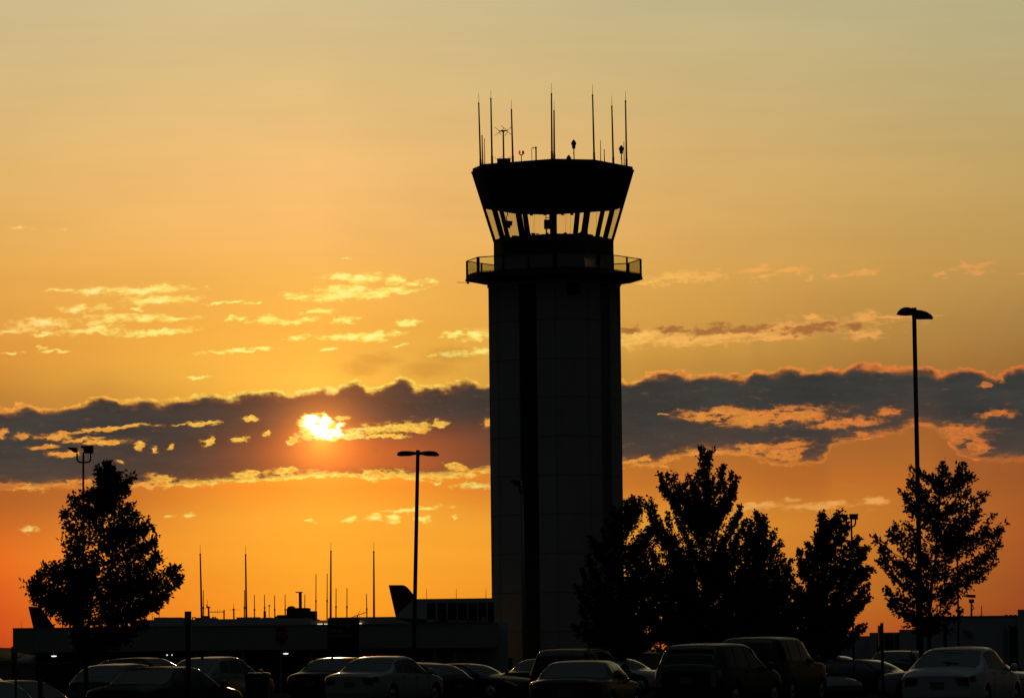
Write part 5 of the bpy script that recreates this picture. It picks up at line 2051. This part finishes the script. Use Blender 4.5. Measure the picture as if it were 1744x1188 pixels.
    if spoiler:
        p = S.pt(c['rear'][1], 9)
        w = W / 2 * .64
        b = MB()
        b.extrude([(-w, p.y - .20, p.z - .075), (w, p.y - .20, p.z - .075), (w * .98, p.y + .15, p.z + .012), (-w * .98, p.y + .15, p.z + .012)], (0, 0, -.04))
        b.build('spoiler', paint_m, t, origin=O)
    return t


PAINT = {
    'silver': paint('paint_silver', (0.30, 0.31, 0.32)), 'white': paint('paint_white', (0.40, 0.42, 0.46)), 'pale': paint('paint_pale_grey', (0.20, 0.20, 0.22), coat=.3),
    'graphite': paint('paint_graphite', (0.045, 0.044, 0.042), coat=.2, spec=.2), 'black': paint('paint_black', (0.010, 0.010, 0.011), coat=.12, spec=.12), 'green': paint('paint_dark_green', (0.014, 0.018, 0.013), coat=.15, spec=.15),
    'blue': paint('paint_dark_blue', (0.016, 0.02, 0.032), coat=.15, spec=.15), 'steel': paint('paint_steel', (0.10, 0.108, 0.12), coat=.25), 'brown': paint('paint_brown', (0.022, 0.019, 0.016), coat=.15, spec=.15),
}


def car_away(x_rl, D, th, typ, H, col, label, **kw):
    """tail towards us at the left, pointing right and away; x_rl is the photo x of its rear left corner"""
    c = CAR_TYPES[typ]
    th = math.radians(th)
    fw = Vector((math.sin(th), math.cos(th), 0))
    rt = Vector((math.cos(th), -math.sin(th), 0))
    p = at(x_rl, 1112, D)
    ctr = Vector((p.x, D, 0)) + rt * (c['W'] / 2 * .93) + fw * (c['L'] / 2)
    ctr.z = gz(ctr.x, ctr.y)
    return make_car(typ, H, PAINT[col], ctr, -th, label, **kw)


def car_toward(x_fl, D, th, typ, H, col, label, tail=False, **kw):
    """near end at the right; nose first unless tail is set; x_fl is the photo x of that near right corner"""
    c = CAR_TYPES[typ]
    th = math.radians(th)
    near_ = Vector((math.sin(th), -math.cos(th), 0))
    side = Vector((math.cos(th), math.sin(th), 0))
    p = at(x_fl, 1112, D)
    ctr = Vector((p.x, D, 0)) - side * (c['W'] / 2 * .93) - near_ * (c['L'] / 2)
    ctr.z = gz(ctr.x, ctr.y)
    rz = math.pi + th
    if tail:
        rz = th
    return make_car(typ, H, PAINT[col], ctr, rz, label, **kw)


car_away(548, 124, 23, 'sedan', 1.47, 'silver', 'silver four-door sedan seen from behind, nearest the middle of the picture')
car_away(1531, 99, 19, 'round_sedan', 1.54, 'white', 'white rounded sedan seen from behind at the right edge')
car_away(897, 94, 12, 'box_sedan', 1.34, 'graphite', 'dark grey boxy older sedan seen from behind right of the tower foot')
car_away(1109, 106, 22, 'suv', 1.70, 'green', 'dark crossover with pale grid tail lamps beside the dark grey boxy sedan', lamp='tail_clear', spoiler=True, rails=False, cat='suv')
car_away(140, 100, 24, 'sedan', 1.40, 'black', 'black sedan seen from behind the square post at the left')
car_away(1212, 116, 18, 'big_suv', 1.87, 'brown', 'big dark boxy vehicle with bright door handles behind the dark crossover', cat='suv')
car_away(276, 134, 25, 'hatch', 1.51, 'pale', 'pale grey hatchback between the black sedan and the litter bin', aerial=True)
car_away(485, 135, 20, 'sedan', 1.44, 'black', 'black sedan with a roof aerial, half hidden by the silver sedan', aerial=True)
car_away(113, 131, 24, 'hatch', 1.34, 'steel', 'grey hatchback behind the leftmost tree trunk', detail=1)
car_away(846, 142, 22, 'sedan', 1.34, 'black', 'black sedan parked against the foot of the tower', detail=1)
car_away(898, 124, 15, 'big_suv', 1.62, 'black', 'black tall wagon with roof rails behind the dark grey boxy sedan', rails=True, cat='suv', detail=1)
car_away(1476, 160, 16, 'suv', 1.45, 'black', 'black wagon with roof rails before the service building doors', rails=True, cat='suv', detail=1)
car_away(1119, 165, 20, 'big_suv', 1.70, 'pale', 'pale van mostly hidden between the tree trunks and the dark crossover', cat='van', detail=1)
car_toward(110, 88, 30, 'sedan', 1.38, 'steel', 'grey sedan facing right at the far left, behind the thin bare post', detail=1)
car_toward(40, 73, 30, 'sedan', 1.32, 'blue', 'dark blue car whose bonnet alone enters the bottom left corner', detail=1)
car_toward(186, 97, 45, 'sedan', 1.34, 'black', 'low black car between the far-left grey sedan and the black sedan', detail=1)
car_toward(74, 120, 58, 'suv', 1.70, 'black', 'dark car behind the far-left grey sedan, only its bonnet line showing', detail=1)
car_toward(373, 143, 62, 'hatch', 1.51, 'black', 'black hatchback with a shining windscreen behind the black sedan', detail=1)
car_toward(926, 134, 60, 'sedan', 1.22, 'black', 'low black coupe with a sloping windscreen right of the silver sedan', detail=1)
car_toward(813, 131, 50, 'hatch', 1.27, 'black', 'small black hatchback showing its tail beside the silver sedan', tail=True, detail=1)
car_toward(1168, 152, 60, 'sedan', 1.30, 'white', 'white car with a bright windscreen under the clustered trees', detail=1)
car_toward(1545, 142, 62, 'sedan', 1.32, 'black', 'black sedan with a bright windscreen right of the big boxy vehicle', detail=1)
car_toward(1473, 124, 40, 'sedan', 1.14, 'steel', 'low grey car whose bonnet shows beside the big boxy vehicle', detail=1)
car_toward(1612, 129, 60, 'sedan', 1.21, 'blue', 'dark low car behind the narrow sign post and the white sedan', detail=1)
car_toward(1808, 121, 60, 'sedan', 1.25, 'silver', 'silver car cut off by the right edge behind the white sedan', detail=1)
